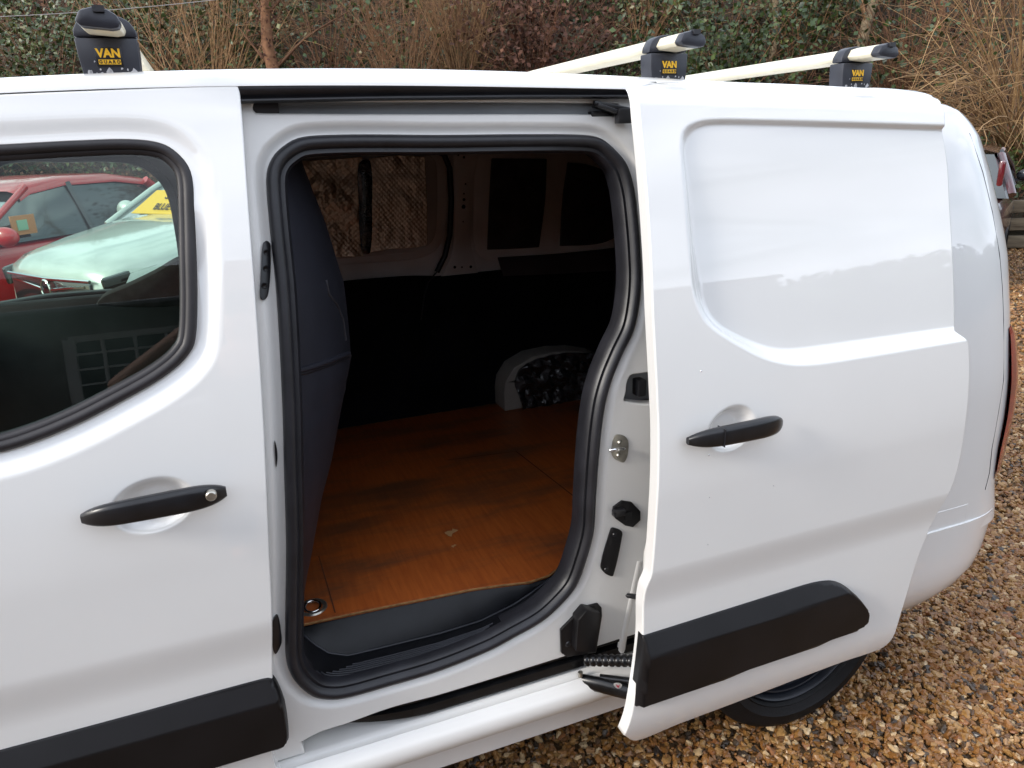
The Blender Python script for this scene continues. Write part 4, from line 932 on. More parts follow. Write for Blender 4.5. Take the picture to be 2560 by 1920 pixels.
# pillar with its punched holes
hol = mat('punched_hole', (0.004, 0.003, 0.003), 0.9)
wp = wall('far_pillar', [(1132, 372, 'c'), (1185, 372, 'c'), (1178, 430), (1176, 600), (1184, 650), (1200, 700, 'c'), (1098, 696, 'c'), (1118, 660), (1132, 600)], YW, 0.008, M['inner'])
for (cx, cy, r_) in ((1146, 388, .0035), (1160, 393, .005), (1164, 460, .0035), (1160, 484, .0035), (1160, 499, .006), (1159, 517, .0085), (1158, 554, .003), (1137, 668, .006), (1155, 668, .004), (1177, 667, .006)):
    c = onY(cx, cy, YW - 0.0085); lathe('hole', [(0, 0), (r_, 0)], hol, wp, n=14, loc=c)
# second window recess, with two dark boards and the lower rail
wall('recess_rim', [(1195, 392), (1215, 378), (1300, 374), (1500, 376), (1560, 400), (1580, 450), (1590, 600), (1560, 630), (1300, 640), (1220, 650), (1188, 620), (1184, 450)], YW, 0.006, M['inner'])
wall('dark_board', [(1228, 396, 'c'), (1366, 397, 'c'), (1362, 500), (1347, 618, 'c'), (1280, 622), (1217, 624, 'c'), (1222, 500)], YW - 0.006, 0.006, M['inner_dark'])
wall('dark_board', [(1418, 406, 'c'), (1470, 412), (1530, 440), (1556, 490), (1566, 580, 'c'), (1500, 608), (1398, 615, 'c'), (1405, 500)], YW - 0.006, 0.006, M['inner_dark'])
wall('dark_rail', [(1243, 643, 'c'), (1400, 633), (1600, 612, 'c'), (1600, 672, 'c'), (1400, 684), (1256, 690, 'c')], YW - 0.006, 0.010, mat('plum_board', (0.028, 0.018, 0.020), 0.7, var=0.3))
# wheel housing
wa = [(1262, 1026), (1260, 985), (1264, 955), (1285, 920), (1330, 893), (1390, 880), (1440, 878), (1490, 885), (1530, 905), (1575, 960)]
wa3 = [onY(*p, 1.47) for p in wa]
outl = [(p[0], p[2]) for p in wa3] + [(1.62, 0.72), (1.62, 0.60), (wa3[0][0], 0.60)]
outl_s = np.array(outl)
bm = bmesh.new(); fr_ = [bm.verts.new((x, 1.47, z)) for x, z in outl]; bk_ = [bm.verts.new((x, 1.60, z)) for x, z in outl]
bm.faces.new(fr_)
for i in range(len(fr_)): j = (i + 1) % len(fr_); bm.faces.new((fr_[i], fr_[j], bk_[j], bk_[i]))
wh = bm_obj('wheel_housing', bm, mat('housing_white', (0.30, 0.27, 0.24), 0.6, var=0.1), van, bevel=0.01, seg=3)
foil2 = [(1306, 1024, 'c'), (1296, 990), (1288, 955), (1300, 924), (1338, 900), (1395, 885), (1450, 882), (1510, 892), (1560, 950), (1560, 1010, 'c'), (1400, 1016)]
lp_ = spline(XZ(foil2, 1.46), 0.02)
def fcr(x, z): return 1.462 - np.array([abs(mnoise.noise(Vector((a * 16, b * 16, 1.0)))) * 0.030 + mnoise.noise(Vector((a * 45, b * 45, 5.0))) * 0.008 for a, b in zip(np.atleast_1d(x), np.atleast_1d(z))])
panel('crumpled_cover', lp_, fcr, M['crinkle'], van, h=0.010, thick=0.01, r=0.002)

# ------------------------------------------------------------------ the sliding door, run back along the side
DY = -0.16
def topz(x): return 1.787 - 0.032 * np.clip((np.asarray(x, float) - 0.72) / 0.76, -0.5, 1.4)
def D0(x, z):
    k = np.clip((np.asarray(z, float) - (topz(x) - 0.028)) / 0.034, 0, 1.3)
    return T(x, z) + DY + 0.034 * k ** 2.2
def rdep(z): return 0.026 - 0.014 * sm((np.asarray(z, float) - 1.50) / 0.22)
out_px = [(2480, 312, 'c'), (2364, 311), (2106, 303), (1895, 299), (1769, 298), (1727, 308), (1705, 327), (1700, 369), (1709, 474), (1721, 622), (1731, 727), (1746, 775), (1769, 810), (1811, 842), (1900, 892), (1960, 910), (2010, 914), (2100, 904), (2424, 850), (2500, 838, 'c')]
inn_px = [(2480, 331, 'c'), (2355, 327), (2106, 320), (1895, 313), (1781, 313), (1739, 325), (1721, 348), (1716, 377), (1727, 474), (1741, 622), (1752, 706), (1764, 765), (1790, 806), (1853, 844), (1921, 868), (1959, 873), (2005, 870), (2149, 850), (2385, 817), (2480, 803, 'c')]
RO = spline(XZ(out_px, D0), 0.014); RI = spline(XZ(inn_px, lambda x, z: D0(x, z) + rdep(z)), 0.014)
def recess(x, z):
    do = pdist(RO, x, z); di = pdist(RI, x, z); io = inside(RO, x, z); ii = inside(RI, x, z)
    t = np.where(ii, 1.0, np.where(io, do / (do + di + 1e-9), 0.0))
    t = np.clip(t, 0, 1); t = t - 0.10 * np.sin(2 * np.pi * t)
    return rdep(z) * np.clip(t, 0, 1)
def Ds(x, z):
    x = np.asarray(x, float); z = np.asarray(z, float)
    return D0(x, z) + crease(z) * 1.0 + recess(x, z) + cup(x, z, cupR[0], cupR[2], 0.062, 0.050, 0.030, 0.15)
Dr = lambda x, z: D0(x, z) + rdep(z)
lead = [(1567, 1849, 'c'), (1590, 1774), (1609, 1650), (1614, 1595), (1617, 1481), (1629, 1434), (1643, 1244), (1646, 1080), (1643, 1000), (1633, 800), (1627, 650), (1619, 525), (1606, 370), (1594, 247), (1584, 220, 'c')]
topl = [(1640, 207), (1800, 205), (1950, 209), (2176, 220), (2290, 229), (2325, 236), (2345, 248), (2357, 266)]
door_o = XZ(lead, D0) + XZ(topl, D0) + XZ([(2364, 300), (2366, 316, 'c')], D0) + XZ([(2357, 330), (2371, 420), (2376, 520), (2383, 635), (2387, 740), (2388, 815, 'c')], Dr) \
    + XZ([(2408, 832), (2421, 852), (2425, 890), (2425, 950), (2416, 1058), (2394, 1180), (2350, 1292), (2307, 1400), (2283, 1478), (2255, 1570), (2240, 1606), (2220, 1625), (2195, 1637), (2104, 1668), (1832, 1772), (1700, 1822), (1600, 1862)], D0)
door_o = spline(door_o, 0.008)
sdoor = panel('sliding_door', door_o, Ds, M['paint'], van, h=0.020, thick=0.030, r=0.004,
              fine=lambda x, z: ((pdist(RO, x, z) < 0.016) | (pdist(RI, x, z) < 0.016) | (inside(RO, x, z) & ~inside(RI, x, z)) | (((x-cupR[0])**2 + (z-cupR[2])**2) < 0.09**2) | (z > topz(x) - 0.04) | (abs(z - ZC + 0.04) < 0.055)), hf=0.0065,
              extra=[resample(RO, 0.005), resample(RI, 0.005), offset_loop(resample(RO, 0.006), -0.005), offset_loop(resample(RI, 0.006), 0.004), offset_loop(resample(RI, 0.006), -0.004), offset_loop(resample(RO, 0.006), 0.004)] + [ellipse(cupR[0], cupR[2], 0.062, 0.050, k) for k in (0.4, 0.55, 0.65, 0.75, 0.85, 0.93, 1.0, 1.06)])
cxz = door_o.mean(0); inner_o = cxz + (door_o - cxz) * np.array([0.86, 0.93])
plate('door_inner_panel', spline([tuple(p) for p in inner_o[::6]], 0.03), lambda x, z: T(x, z) - 0.045, 0.07, M['frame_paint'], sdoor, bevel=0.01)
clR = spline(XZ([(1613, 1597, 'c'), (1950, 1490, 'c'), (2035, 1464), (2080, 1457), (2105, 1462), (2132, 1479), (2163, 1510), (2170, 1530), (2166, 1552), (2150, 1568), (2120, 1582), (2050, 1609, 'c'), (1593, 1773, 'c')], lambda x, z: D0(x, z) + 0.0), 0.008)
tx = np.array([[p[0], p[1]] for p in XZ([(1613, 1597), (1950, 1490)], D0)])
clad('lower_cladding', clR, DY + 0.012, sdoor, lambda x: tx[0, 1] + (x - tx[0, 0]) * (tx[1, 1] - tx[0, 1]) / (tx[1, 0] - tx[0, 0]))
bL = onY(1719, 1103, DY - 0.010); bR = onY(1953, 1056, DY - 0.010)
handle('door_handle', bL, bR, sdoor, s=1.14)
hp = bL + (bR - bL) * 0.27; box('handle_seam', (hp[0], hp[1] - 0.024, hp[2] + 0.008), (0.0014, 0.026, 0.038), M['rubber'], sdoor)
# droplets and grit on the door
for (cx, cy) in ((1773, 1138), (1773, 1243), (1933, 1214), (1769, 1361), (1753, 928)):
    lathe('water_drop', [(0, -0.0016), (0.0016, -0.0008), (0.002, 0)], M['chrome'], sdoor, n=10, loc=onY(cx, cy, DY + 0.001))

# --- rear wheel
wheel = thing('rear_wheel', None, None); wheel.parent = van
TY = [(0.232, 0.022), (0.236, 0.008), (0.240, 0.002), (0.244, 0.004), (0.262, -0.006), (0.266, -0.009), (0.270, -0.006), (0.292, -0.006), (0.312, 0.006), (0.321, 0.022), (0.324, 0.05), (0.325, 0.10), (0.324, 0.15), (0.318, 0.19), (0.28, 0.205), (0.215, 0.195)]
wy = 0.055
lathe('tyre', TY, M['tyre'], wheel, n=96, loc=(WX - 0.01, wy, WZ))
RM = [(0.0, 0.050), (0.03, 0.050), (0.035, 0.062), (0.075, 0.064), (0.10, 0.052), (0.14, 0.048), (0.165, 0.060), (0.178, 0.082), (0.186, 0.070), (0.188, 0.045), (0.193, 0.030), (0.197, 0.044), (0.203, 0.046), (0.206, 0.028), (0.210, 0.026), (0.213, 0.040), (0.218, 0.040), (0.221, 0.016), (0.226, 0.010), (0.231, 0.012), (0.233, 0.024)]
lathe('rim', RM, M['wheel_steel'], wheel, n=96, loc=(WX - 0.01, wy, WZ))
lathe('brake_drum', [(0.0, 0.08), (0.17, 0.085), (0.17, 0.15)], M['plastic_s'], wheel, n=40, loc=(WX - 0.01, wy, WZ))

# ------------------------------------------------------------------ roof bars
def text_obj(name, s, size, loc, material, parent, depth=0.0006, rx=math.pi / 2, rz=0.0, bold=0.0):
    cu = bpy.data.curves.new(name, 'FONT'); cu.body = s; cu.size = size; cu.extrude = depth; cu.offset = bold; cu.align_x = 'CENTER'; cu.align_y = 'CENTER'
    tmp = bpy.data.objects.new('tmp_text', cu); COL.objects.link(tmp)
    dg = bpy.context.evaluated_depsgraph_get(); me = bpy.data.meshes.new_from_object(tmp.evaluated_get(dg)); bpy.data.objects.remove(tmp); bpy.data.curves.remove(cu)
    me.name = name; me.materials.clear(); me.materials.append(material); me.transform(Matrix.Rotation(rz, 4, 'Z') @ Matrix.Rotation(rx, 4, 'X'))
    o = bpy.data.objects.new(name, me); COL.objects.link(o); o.location = loc; o.parent = parent; return o
M['foot'] = mat('worn_navy_coating', (0.022, 0.024, 0.034), 0.42, var=0.2, vscale=14)
def make_bar(label):
    t = thing('roof_bar', label, 'roof bar', group='roof bars across the van')
    # local: origin on the roof below the foot, x along the van, y across
    w = 0.052
    def prism(name, pts, y0, y1, material, bev=0.003):
        bm = bmesh.new(); a = [bm.verts.new((x, y0, z)) for x, z in pts]; b = [bm.verts.new((x, y1, z)) for x, z in pts]
        bm.faces.new(a); bm.faces.new(b[::-1])
        for i in range(len(a)): j = (i + 1) % len(a); bm.faces.new((a[j], a[i], b[i], b[j]))
        return bm_obj(name, bm, material, t, bevel=bev)
    prism('foot', [(-w * 0.9, -0.01), (w * 0.92, -0.01), (w * 0.98, 0.03), (w, 0.060), (-w, 0.060), (-w * 0.98, 0.03)], 0.0, 0.045, M['foot'])
    arc = [(-w * 1.02, 0.062), (-w * 1.0, 0.074)] + [(-w * 0.93 * math.cos(a) , 0.074 + 0.026 * math.sin(a) ** 0.8) for a in np.linspace(0.25, math.pi - 0.25, 14)] + [(w * 1.0, 0.074), (w * 1.02, 0.062)]
    prism('clamp', arc, 0.006, 0.038, M['foot'])
    # aero section of the bar
    sec = [(-0.034, 0.074), (-0.026, 0.066), (0.020, 0.062), (0.032, 0.064), (0.036, 0.072), (0.032, 0.084), (0.018, 0.093), (-0.004, 0.096), (-0.024, 0.091)]
    def ext(name, s, y0, y1, material, bev=0.002, k=1.0):
        return prism(name, [((x - 0.001) * k + 0.001, (z - 0.079) * k + 0.079) for x, z in s], y0, y1, material, bev)
    ext('bar', sec, -0.062, 1.47, M['bar'])
    cap = ext('end_cap', sec, -0.087, -0.061, M['foot'], 0.006, 1.02)
    b2 = bmesh.new(); add_box(b2, (0.006, -0.084, 0.0925), (0.018, 0.016, 0.010)); bm_obj('cap_slot', b2, M['rubber'], cap)
    prism('foot', [(-w * 0.9, -0.01), (w * 0.92, -0.01), (w, 0.060), (-w, 0.060)], 1.36, 1.40, M['foot'])
    prism('clamp', arc, 1.365, 1.395, M['foot'])
    bd = prism('badge', [(-0.022, 0.012), (0.022, 0.012), (0.022, 0.045), (-0.022, 0.045)], -0.0012, 0.002, M['plastic_s'], 0.0004)
    text_obj('lettering', 'VAN', 0.0195, (0.0, -0.0016, 0.0345), M['yellow'], bd, bold=0.0008)
    pnl = prism('yellow_panel', [(-0.0185, 0.0165), (0.0185, 0.0165), (0.0185, 0.0245), (-0.0185, 0.0245)], -0.0017, 0.0, M['yellow'], 0)
    pnl.parent = bd
    text_obj('lettering', 'G U A R D', 0.0078, (0.0, -0.0021, 0.0203), M['plastic_s'], bd, bold=0.0002, depth=0.0003)
    chips = bmesh.new()
    for _ in range(16):
        x = random.uniform(-0.045, 0.045); z = random.choice([random.uniform(-0.004, 0.012), random.uniform(-0.004, 0.03)]); r = random.uniform(0.0015, 0.0065) if z < 0.012 else random.uniform(0.001, 0.002)
        vs_ = [chips.verts.new((x + r * math.cos(a) * random.uniform(0.5, 1.3), -0.0006, z + r * random.uniform(0.5, 1.6) * math.sin(a))) for a in np.linspace(0, 6.28, 9)[:-1]]
        chips.faces.new(vs_)
    me = bpy.data.meshes.new('paint_chips'); chips.to_mesh(me); chips.free(); link('paint_chips', me, mat('bare_metal_chips', (0.36, 0.36, 0.38), 0.5), t)
    return t
def copy_tree(o, parent=None):
    c = o.copy(); COL.objects.link(c); c.parent = parent
    for ch in [k for k in bpy.data.objects if k.parent == o]: copy_tree(ch, c)
    return c
bar1 = make_bar('cream roof bar with a chipped black foot above the front window')
def put_bar(b, px, py, y, s=1.0):
    p = onY(px, py, y); b.location = tuple(p); b.scale = (0.90, 1.0, 0.93)
put_bar(bar1, 281, 186, 0.185)
bar2 = copy_tree(bar1); bar2['label'] = 'cream roof bar whose foot stands above the end of the open doorway'; put_bar(bar2, 1672, 202, 0.185)
bar3 = copy_tree(bar1); bar3['label'] = 'rearmost cream roof bar, above the slid-back door'; put_bar(bar3, 2140, 219, 0.185)

# ------------------------------------------------------------------ the bank with its hedge, beyond the parked cars
def base_y(x): return 10.6 - 0.43 * np.asarray(x, float)
NB = np.array([0.395, 0.919])                        # uphill direction on the plan
def bank_z(x, y):
    d = (y - base_y(x)) * NB[1]; d = np.asarray(d, float)
    n = np.sin(x * 1.1) * 0.2 + np.sin(x * 2.7 + y * 1.3) * 0.12 + np.sin(x * 0.43 + 1) * 0.25
    return np.where(d < 0, -0.03 + 0 * d, 0.62 * (1 - np.exp(-d / 0.25)) + 5.4 * sm(d / 8.5) * (1 + 0.06 * n) + n * sm(d / 2) * 0.5)
def bankpt(u, s):
    """u: x on the foot line, s: metres uphill on the plan"""
    x = u + NB[0] * s; y = base_y(u) + NB[1] * s; return x, y
us = np.linspace(-34, 44, 220); ss = np.concatenate([np.linspace(-0.05, 9, 70), [12, 20, 40]])
vs = []; fs = []
for s_ in ss:
    for u in us:
        x, y = bankpt(u, s_); z = float(bank_z(x, y)) + 0.10 * mnoise.noise(Vector((x * 1.7, y * 1.7, 2))) * min(1, max(0, s_)); vs.append((x, y, z))
nu = len(us)
for j in range(len(ss) - 1):
    for i in range(nu - 1): fs.append((j*nu+i, j*nu+i+1, (j+1)*nu+i+1, (j+1)*nu+i))
tag(mesh_obj('bank', vs, fs, M['bank']), kind='structure')

def leaves_mesh(name, P, size, tone, material, parent=None, flat=0.35):
    """small folded leaves at points P"""
    n = len(P); P = np.asarray(P, float); size = np.asarray(size).reshape(-1, 1) * np.ones((n, 1))
    d = rng.normal(size=(n, 3)); d /= np.linalg.norm(d, axis=1)[:, None]
    nn = rng.normal(size=(n, 3)) + np.array([0, -0.9, 0.9]); u = np.cross(d, nn); u /= (np.linalg.norm(u, axis=1)[:, None] + 1e-9)
    w = np.cross(u, d)
    v = np.stack([P - d * size * 0.55, P + u * size * 0.42 + w * size * 0.10, P + d * size * 0.6, P - u * size * 0.42 + w * size * 0.10], 1).reshape(-1, 3)
    me = bpy.data.meshes.new(name); me.vertices.add(4 * n); me.vertices.foreach_set('co', v.astype(np.float32).ravel())
    b = np.arange(n) * 4; t = np.stack([b, b + 1, b + 2, b, b + 2, b + 3], 1).ravel()
    me.loops.add(6 * n); me.loops.foreach_set('vertex_index', t.astype(np.int32)); me.polygons.add(2 * n)
    me.polygons.foreach_set('loop_start', (np.arange(2 * n) * 3).astype(np.int32)); me.update(calc_edges=True); me.validate()
    a = me.attributes.new('tone', 'FLOAT', 'POINT'); a.data.foreach_set('value', np.repeat(np.clip(tone, 0, 1), 4).astype(np.float32))
    return link(name, me, material, parent)
def stems_mesh(name, paths, rads, tones, material, parent=None, n=3):
    V, F, Tn = [], [], []; b = 0
    for pth, rd, tn in zip(paths, rads, tones):
        P = np.array(pth); k = len(P); tg = np.gradient(P, axis=0); tg /= (np.linalg.norm(tg, axis=1)[:, None] + 1e-9)
        u = np.cross(tg, np.array([0.3, -0.8, 0.2])); u /= (np.linalg.norm(u, axis=1)[:, None] + 1e-9); w = np.cross(tg, u)
        rr = rd * np.linspace(1, 0.25, k)
        for i in range(k):
            for j in range(n):
                a = 2 * math.pi * j / n; V.append(P[i] + (u[i] * math.cos(a) + w[i] * math.sin(a)) * rr[i])
        for i in range(k - 1):
            for j in range(n): F.append((b+i*n+j, b+i*n+(j+1) % n, b+(i+1)*n+(j+1) % n, b+(i+1)*n+j))
        Tn += [tn] * (k * n); b += k * n
    me = bpy.data.meshes.new(name); me.from_pydata([tuple(v) for v in V], [], F); me.update(); me.polygons.foreach_set('use_smooth', [True] * len(F))
    a = me.attributes.new('tone', 'FLOAT', 'POINT'); a.data.foreach_set('value', np.array(Tn, np.float32))
    return link(name, me, material, parent)
def arc_path(p, d, length, droop, k=6, wob=0.06):
    p = np.array(p, float); d = np.array(d, float); d /= np.linalg.norm(d); out = [p.copy()]
    for i in range(k):
        d = d + np.array([rng.normal(0, wob), rng.normal(0, wob), rng.normal(0, wob) - droop / k]); d /= np.linalg.norm(d)
        p = p + d * length / k; out.append(p.copy())
    return out
# ivy and bramble leaves over the bank, in patches
n = 150000
u = rng.uniform(-12, 20, n); s_ = rng.uniform(0.1, 9.0, n); X, Y = bankpt(u, s_); Z = bank_z(X, Y)
den = np.array([mnoise.noise(Vector((a * 0.55, b * 0.55, c * 0.9))) + 0.55 * mnoise.noise(Vector((a * 1.7, b * 1.7, 7))) for a, b, c in zip(X, Y, Z)])
green = np.exp(-((u + 6.3) / 2.3) ** 2) * 0.30 + np.exp(-((u - 6.2) / 3.6) ** 2) * 0.34 - 0.16
keep = den + green + rng.normal(0, 0.10, n) > 0.03
X, Y, Z, den = X[keep], Y[keep], Z[keep], den[keep]; n = len(X)
hgt = rng.uniform(0, 1, n) ** 1.6 * (0.25 + 0.9 * np.clip(den, 0, 0.6))
P = np.stack([X + rng.normal(0, .05, n), Y - hgt * 0.4, Z + hgt + 0.02], 1)
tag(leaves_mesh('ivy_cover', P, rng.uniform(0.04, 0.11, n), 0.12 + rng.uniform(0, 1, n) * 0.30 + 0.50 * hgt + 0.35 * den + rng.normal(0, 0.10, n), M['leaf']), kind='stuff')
n = 52000
u = rng.uniform(-12, 20, n); s_ = rng.uniform(0.0, 9.0, n); X, Y = bankpt(u, s_); Z = bank_z(X, Y) + rng.uniform(0, 0.25, n)
tag(leaves_mesh('leaf_litter', np.stack([X, Y, Z + 0.02], 1), rng.uniform(0.04, 0.09, n), rng.uniform(0, 1, n), M['litter']), kind='stuff')
# the tangle of dead bramble and thin bare twigs
paths, rads, tones = [], [], []
for i in range(6500):
    u = rng.uniform(-11, 19); s_ = rng.uniform(0.2, 8.6); x, y = bankpt(u, s_); z = float(bank_z(x, y))
    a = rng.uniform(0, 6.28); up = rng.uniform(0.5, 2.2)
    paths.append(arc_path((x, y, z), (math.cos(a), math.sin(a) * 0.6 - 0.25, up), rng.uniform(0.5, 1.7), rng.uniform(0.2, 1.8), k=5, wob=0.16))
    rads.append(rng.uniform(0.003, 0.008)); tones.append(float(np.clip(0.35 + 0.28 * math.sin(u * 0.9 + 1) + rng.normal(0, 0.22), 0, 1)))
tag(stems_mesh('bramble_tangle', paths, rads, tones, M['twig']), kind='stuff')

def at_px(px, z_hint, s_up):
    """a spot on the bank seen in the column px, s_up metres above its foot"""
    r = ray(px, 200); az = r[0] / r[1]; best = None
    for u in np.linspace(-14, 24, 1600):
        x, y = bankpt(u, s_up); e = abs(x / (y - CAM[1]) - az)
        if best is None or e < best[0]: best = (e, x, y)
    return best[1], best[2]
def shrub(label, px, s_up, h, nst, spread, tone, lean=(0, 0), nleaf=0, ltone=0.5, lmat='leaf', rad=0.013, droop=0.5, twigs=4, lsize=(0.05, 0.105), name='bare_shrub', group='shrubs growing on the bank'):
    x, y = at_px(px, 0, s_up); z = float(bank_z(x, y)) - 0.05
    t = thing(name, label, 'shrub', (x, y, z), group=group)
    ps, rs, ts = [], [], []; tips = []
    for i in range(nst):
        a = rng.uniform(0, 6.28); sp = spread * rng.uniform(0.1, 1.0)
        d = (math.cos(a) * sp + lean[0], math.sin(a) * sp * 0.6 + lean[1] - 0.1, 1.0); ln = h * rng.uniform(0.6, 1.1)
        pth = arc_path((rng.normal(0, 0.10), rng.normal(0, 0.10), 0), d, ln, droop * rng.uniform(0.4, 1.3), k=9, wob=0.05); ps.append(pth); rs.append(rad * rng.uniform(0.5, 1.2)); ts.append(tone + rng.normal(0, 0.12))
        for j in range(twigs):
            k = rng.integers(3, 9); p = pth[k]; dd = np.array(pth[k]) - np.array(pth[k - 1]); dd = dd / np.linalg.norm(dd) + rng.normal(0, 0.5, 3)
            tw = arc_path(p, dd, ln * rng.uniform(0.15, 0.40), 0.3, k=4, wob=0.12); ps.append(tw); rs.append(rad * 0.32); ts.append(tone + rng.normal(0.05, 0.12)); tips += tw
        tips += pth[3:]
    stems_mesh('stems', ps, rs, np.clip(ts, 0, 1), M['twig'], t, n=4)
    if nleaf:
        tp = np.array(tips); q = tp[rng.integers(0, len(tp), nleaf)] + rng.normal(0, 0.13, (nleaf, 3))
        leaves_mesh('foliage', q, rng.uniform(*lsize, nleaf), ltone + rng.normal(0, 0.22, nleaf), M[lmat], t)
    return t
shrub('dense green bramble bush at the left end of the bank, behind the first roof bar', 130, 3.2, 2.6, 34, 0.9, 0.3, nleaf=2600, ltone=0.55, droop=0.9)
shrub('tan fan of bare stems splaying up just right of the first roof bar foot', 520, 2.6, 3.6, 60, 0.85, 0.72, nleaf=260, ltone=0.6, rad=0.015, droop=0.3)
shrub('thin pale bare stems leaning over the roof left of the reddish trunk', 400, 3.4, 3.2, 40, 0.7, 0.62, lean=(0.25, 0), nleaf=500, ltone=0.5, droop=0.5)
shrub('leafy green shrub between the fan of tan stems and the reddish trunk', 610, 3.6, 2.8, 26, 0.7, 0.5, nleaf=1500, ltone=0.7, droop=0.6)
shrub('dark brown twiggy shrub just right of the reddish trunk', 820, 3.0, 3.0, 54, 0.9, 0.30, lean=(0.2, 0), nleaf=500, ltone=0.45, droop=0.5)
shrub('brown thicket of upright bare canes above the middle of the roof', 1010, 2.5, 3.0, 90, 0.5, 0.45, nleaf=200, ltone=0.5, droop=0.35)
shrub('straw coloured upright canes behind the top door runner', 1150, 2.8, 3.2, 110, 0.42, 0.62, droop=0.3)
shrub('rust red dead shrub above the near roof bar', 1330, 3.0, 2.9, 80, 0.75, 0.18, nleaf=2600, ltone=0.40, lmat='litter', droop=0.6)
shrub('pale green leafy top showing above the rust red shrub', 1440, 5.6, 2.6, 30, 0.8, 0.6, nleaf=1600, ltone=0.95, droop=0.6)
shrub('olive leafed shrub with grey twigs above the second roof bar', 1600, 4.2, 2.8, 40, 0.9, 0.6, lean=(0.4, 0), nleaf=1500, ltone=0.7, droop=0.5)
shrub('low dark ivy covered bush between the two rear roof bars', 1800, 2.8, 2.2, 30, 0.9, 0.35, nleaf=3000, ltone=0.35, droop=0.9)
shrub('tall ivy clad bush above the clamp of the rearmost roof bar', 1990, 3.5, 3.0, 34, 0.7, 0.4, nleaf=2600, ltone=0.45, droop=0.6)
shrub('russet bare shrub beside the end of the rearmost roof bar', 2260, 2.8, 2.8, 70, 0.9, 0.30, lean=(-0.2, 0), nleaf=700, ltone=0.3, droop=0.9)
shrub('wide spray of long golden branches arching over the rear corner of the van', 2570, 1.6, 4.4, 46, 0.7, 0.80, lean=(-0.9, -0.25), nleaf=0, rad=0.017, droop=1.1, twigs=8)
shrub('tangled tan shrub at the right edge of the photo below the golden branches', 2520, 2.4, 2.6, 60, 1.0, 0.6, lean=(-0.5, 0), nleaf=300, ltone=0.5, rad=0.012, droop=1.2)
shrub('evergreen bush high on the bank at the top right corner', 2420, 5.0, 2.6, 30, 0.9, 0.4, nleaf=2200, ltone=0.6, droop=0.6)
def tree(label, px, s_up, h, r, lean, material, ltone=0.3, nleaf=0, tone=0.6):
    x, y = at_px(px, 0, s_up); z = float(bank_z(x, y)) - 0.1; t = thing('slender_tree', label, 'tree', (x, y, z), group='slender trees on the bank')
    k = 12; path = [(lean[0] * h * (i / k) + 0.06 * math.sin(i * 1.1), lean[1] * h * (i / k), h * i / k) for i in range(k + 1)]
    tube('trunk', path, [r * (1 - 0.5 * i / k) * (1 + 0.12 * math.sin(i * 2.3)) for i in range(k + 1)], material, t, n=10)
    ps, rs, ts, tips = [], [], [], []
    for i in range(16):
        j = rng.integers(2, k); p = path[j]; a = rng.uniform(0, 6.28); pth = arc_path(p, (math.cos(a), math.sin(a) * 0.6, 1.1), h * rng.uniform(0.2, 0.5), 0.3, k=7, wob=0.1)
        ps.append(pth); rs.append(r * 0.25); ts.append(tone); tips += pth
        for _ in range(3): q = pth[rng.integers(2, 7)]; ps.append(arc_path(q, (rng.normal(), rng.normal() * 0.5, 0.8), h * 0.15, 0.3, k=4, wob=0.15)); rs.append(r * 0.1); ts.append(tone)
    stems_mesh('crown', ps, rs, ts, M['twig'], t, n=4)
    if nleaf:
        tp = np.array(path[1:] ); i_ = rng.uniform(0, len(tp) - 1.01, nleaf); i0 = i_.astype(int); q = tp[i0] + (tp[i0 + 1] - tp[i0]) * (i_ - i0)[:, None] + rng.normal(0, r * 1.0, (nleaf, 3))
        leaves_mesh('ivy', q, rng.uniform(0.03, 0.07, nleaf), ltone + rng.normal(0, 0.2, nleaf), M['litter'], t)
tree('slender tree with a reddish brown ivy wrapped trunk above the front door', 684, 2.2, 5.0, 0.11, (0.02, 0), M['bark_red'], 0.5, 900, 0.3)
tree('pale slender trunk leaning right beside the rearmost roof bar', 2105, 2.8, 5.0, 0.10, (0.28, 0), M['bark'])
tree('thin upright grey trunk between the two rear roof bars', 1925, 4.2, 4.5, 0.07, (0.0, 0), M['bark'])
tree('thin pale upright trunk among the straw coloured canes', 1205, 3.6, 4.6, 0.07, (-0.02, 0), M['bark'])
tree('forked brown trunk leaning left at the top right of the bank', 2330, 4.0, 4.4, 0.07, (-0.12, 0), M['bark_red'])
w0, w1 = onY(-200, 50, 5.0), onY(700, -20, 5.0)
tag(tube('overhead_wire', [tuple(w0 + (w1 - w0) * t - np.array([0, 0, 0.03 * math.sin(math.pi * t)])) for t in np.linspace(0, 1, 14)], 0.0022, M['wire'], None, n=5), 'thin grey wire strung across the top left of the photo in front of the hedge', 'wire')

# sleepers holding the foot of the bank on the right
sw = thing('sleeper_wall', 'low retaining wall of stacked timber sleepers at the foot of the bank', 'retaining wall')
for c in range(3):
    for i in range(9):
        u = 4.0 + i * 2.05 + (c % 2) * 0.9; x, y = u, float(base_y(u)) - 0.10; ang = math.atan2(-0.43, 1)
        bm = bmesh.new(); add_box(bm, (0, 0, 0), (2.16, 0.12, 0.17)); s1_ = bm_obj('sleeper', bm, M['timber'], sw, bevel=0.012); s1_.location = (x, y + 0.02 * c, 0.10 + c * 0.245); s1_.rotation_euler = (0, 0, ang)
for i in range(7):
    u = 4.6 + i * 2.7; bm = bmesh.new(); add_box(bm, (0, 0, 0), (0.12, 0.12, 0.95)); p_ = bm_obj('post', bm, M['timber'], sw, bevel=0.012); p_.location = (u, float(base_y(u)) + 0.02, 0.42)

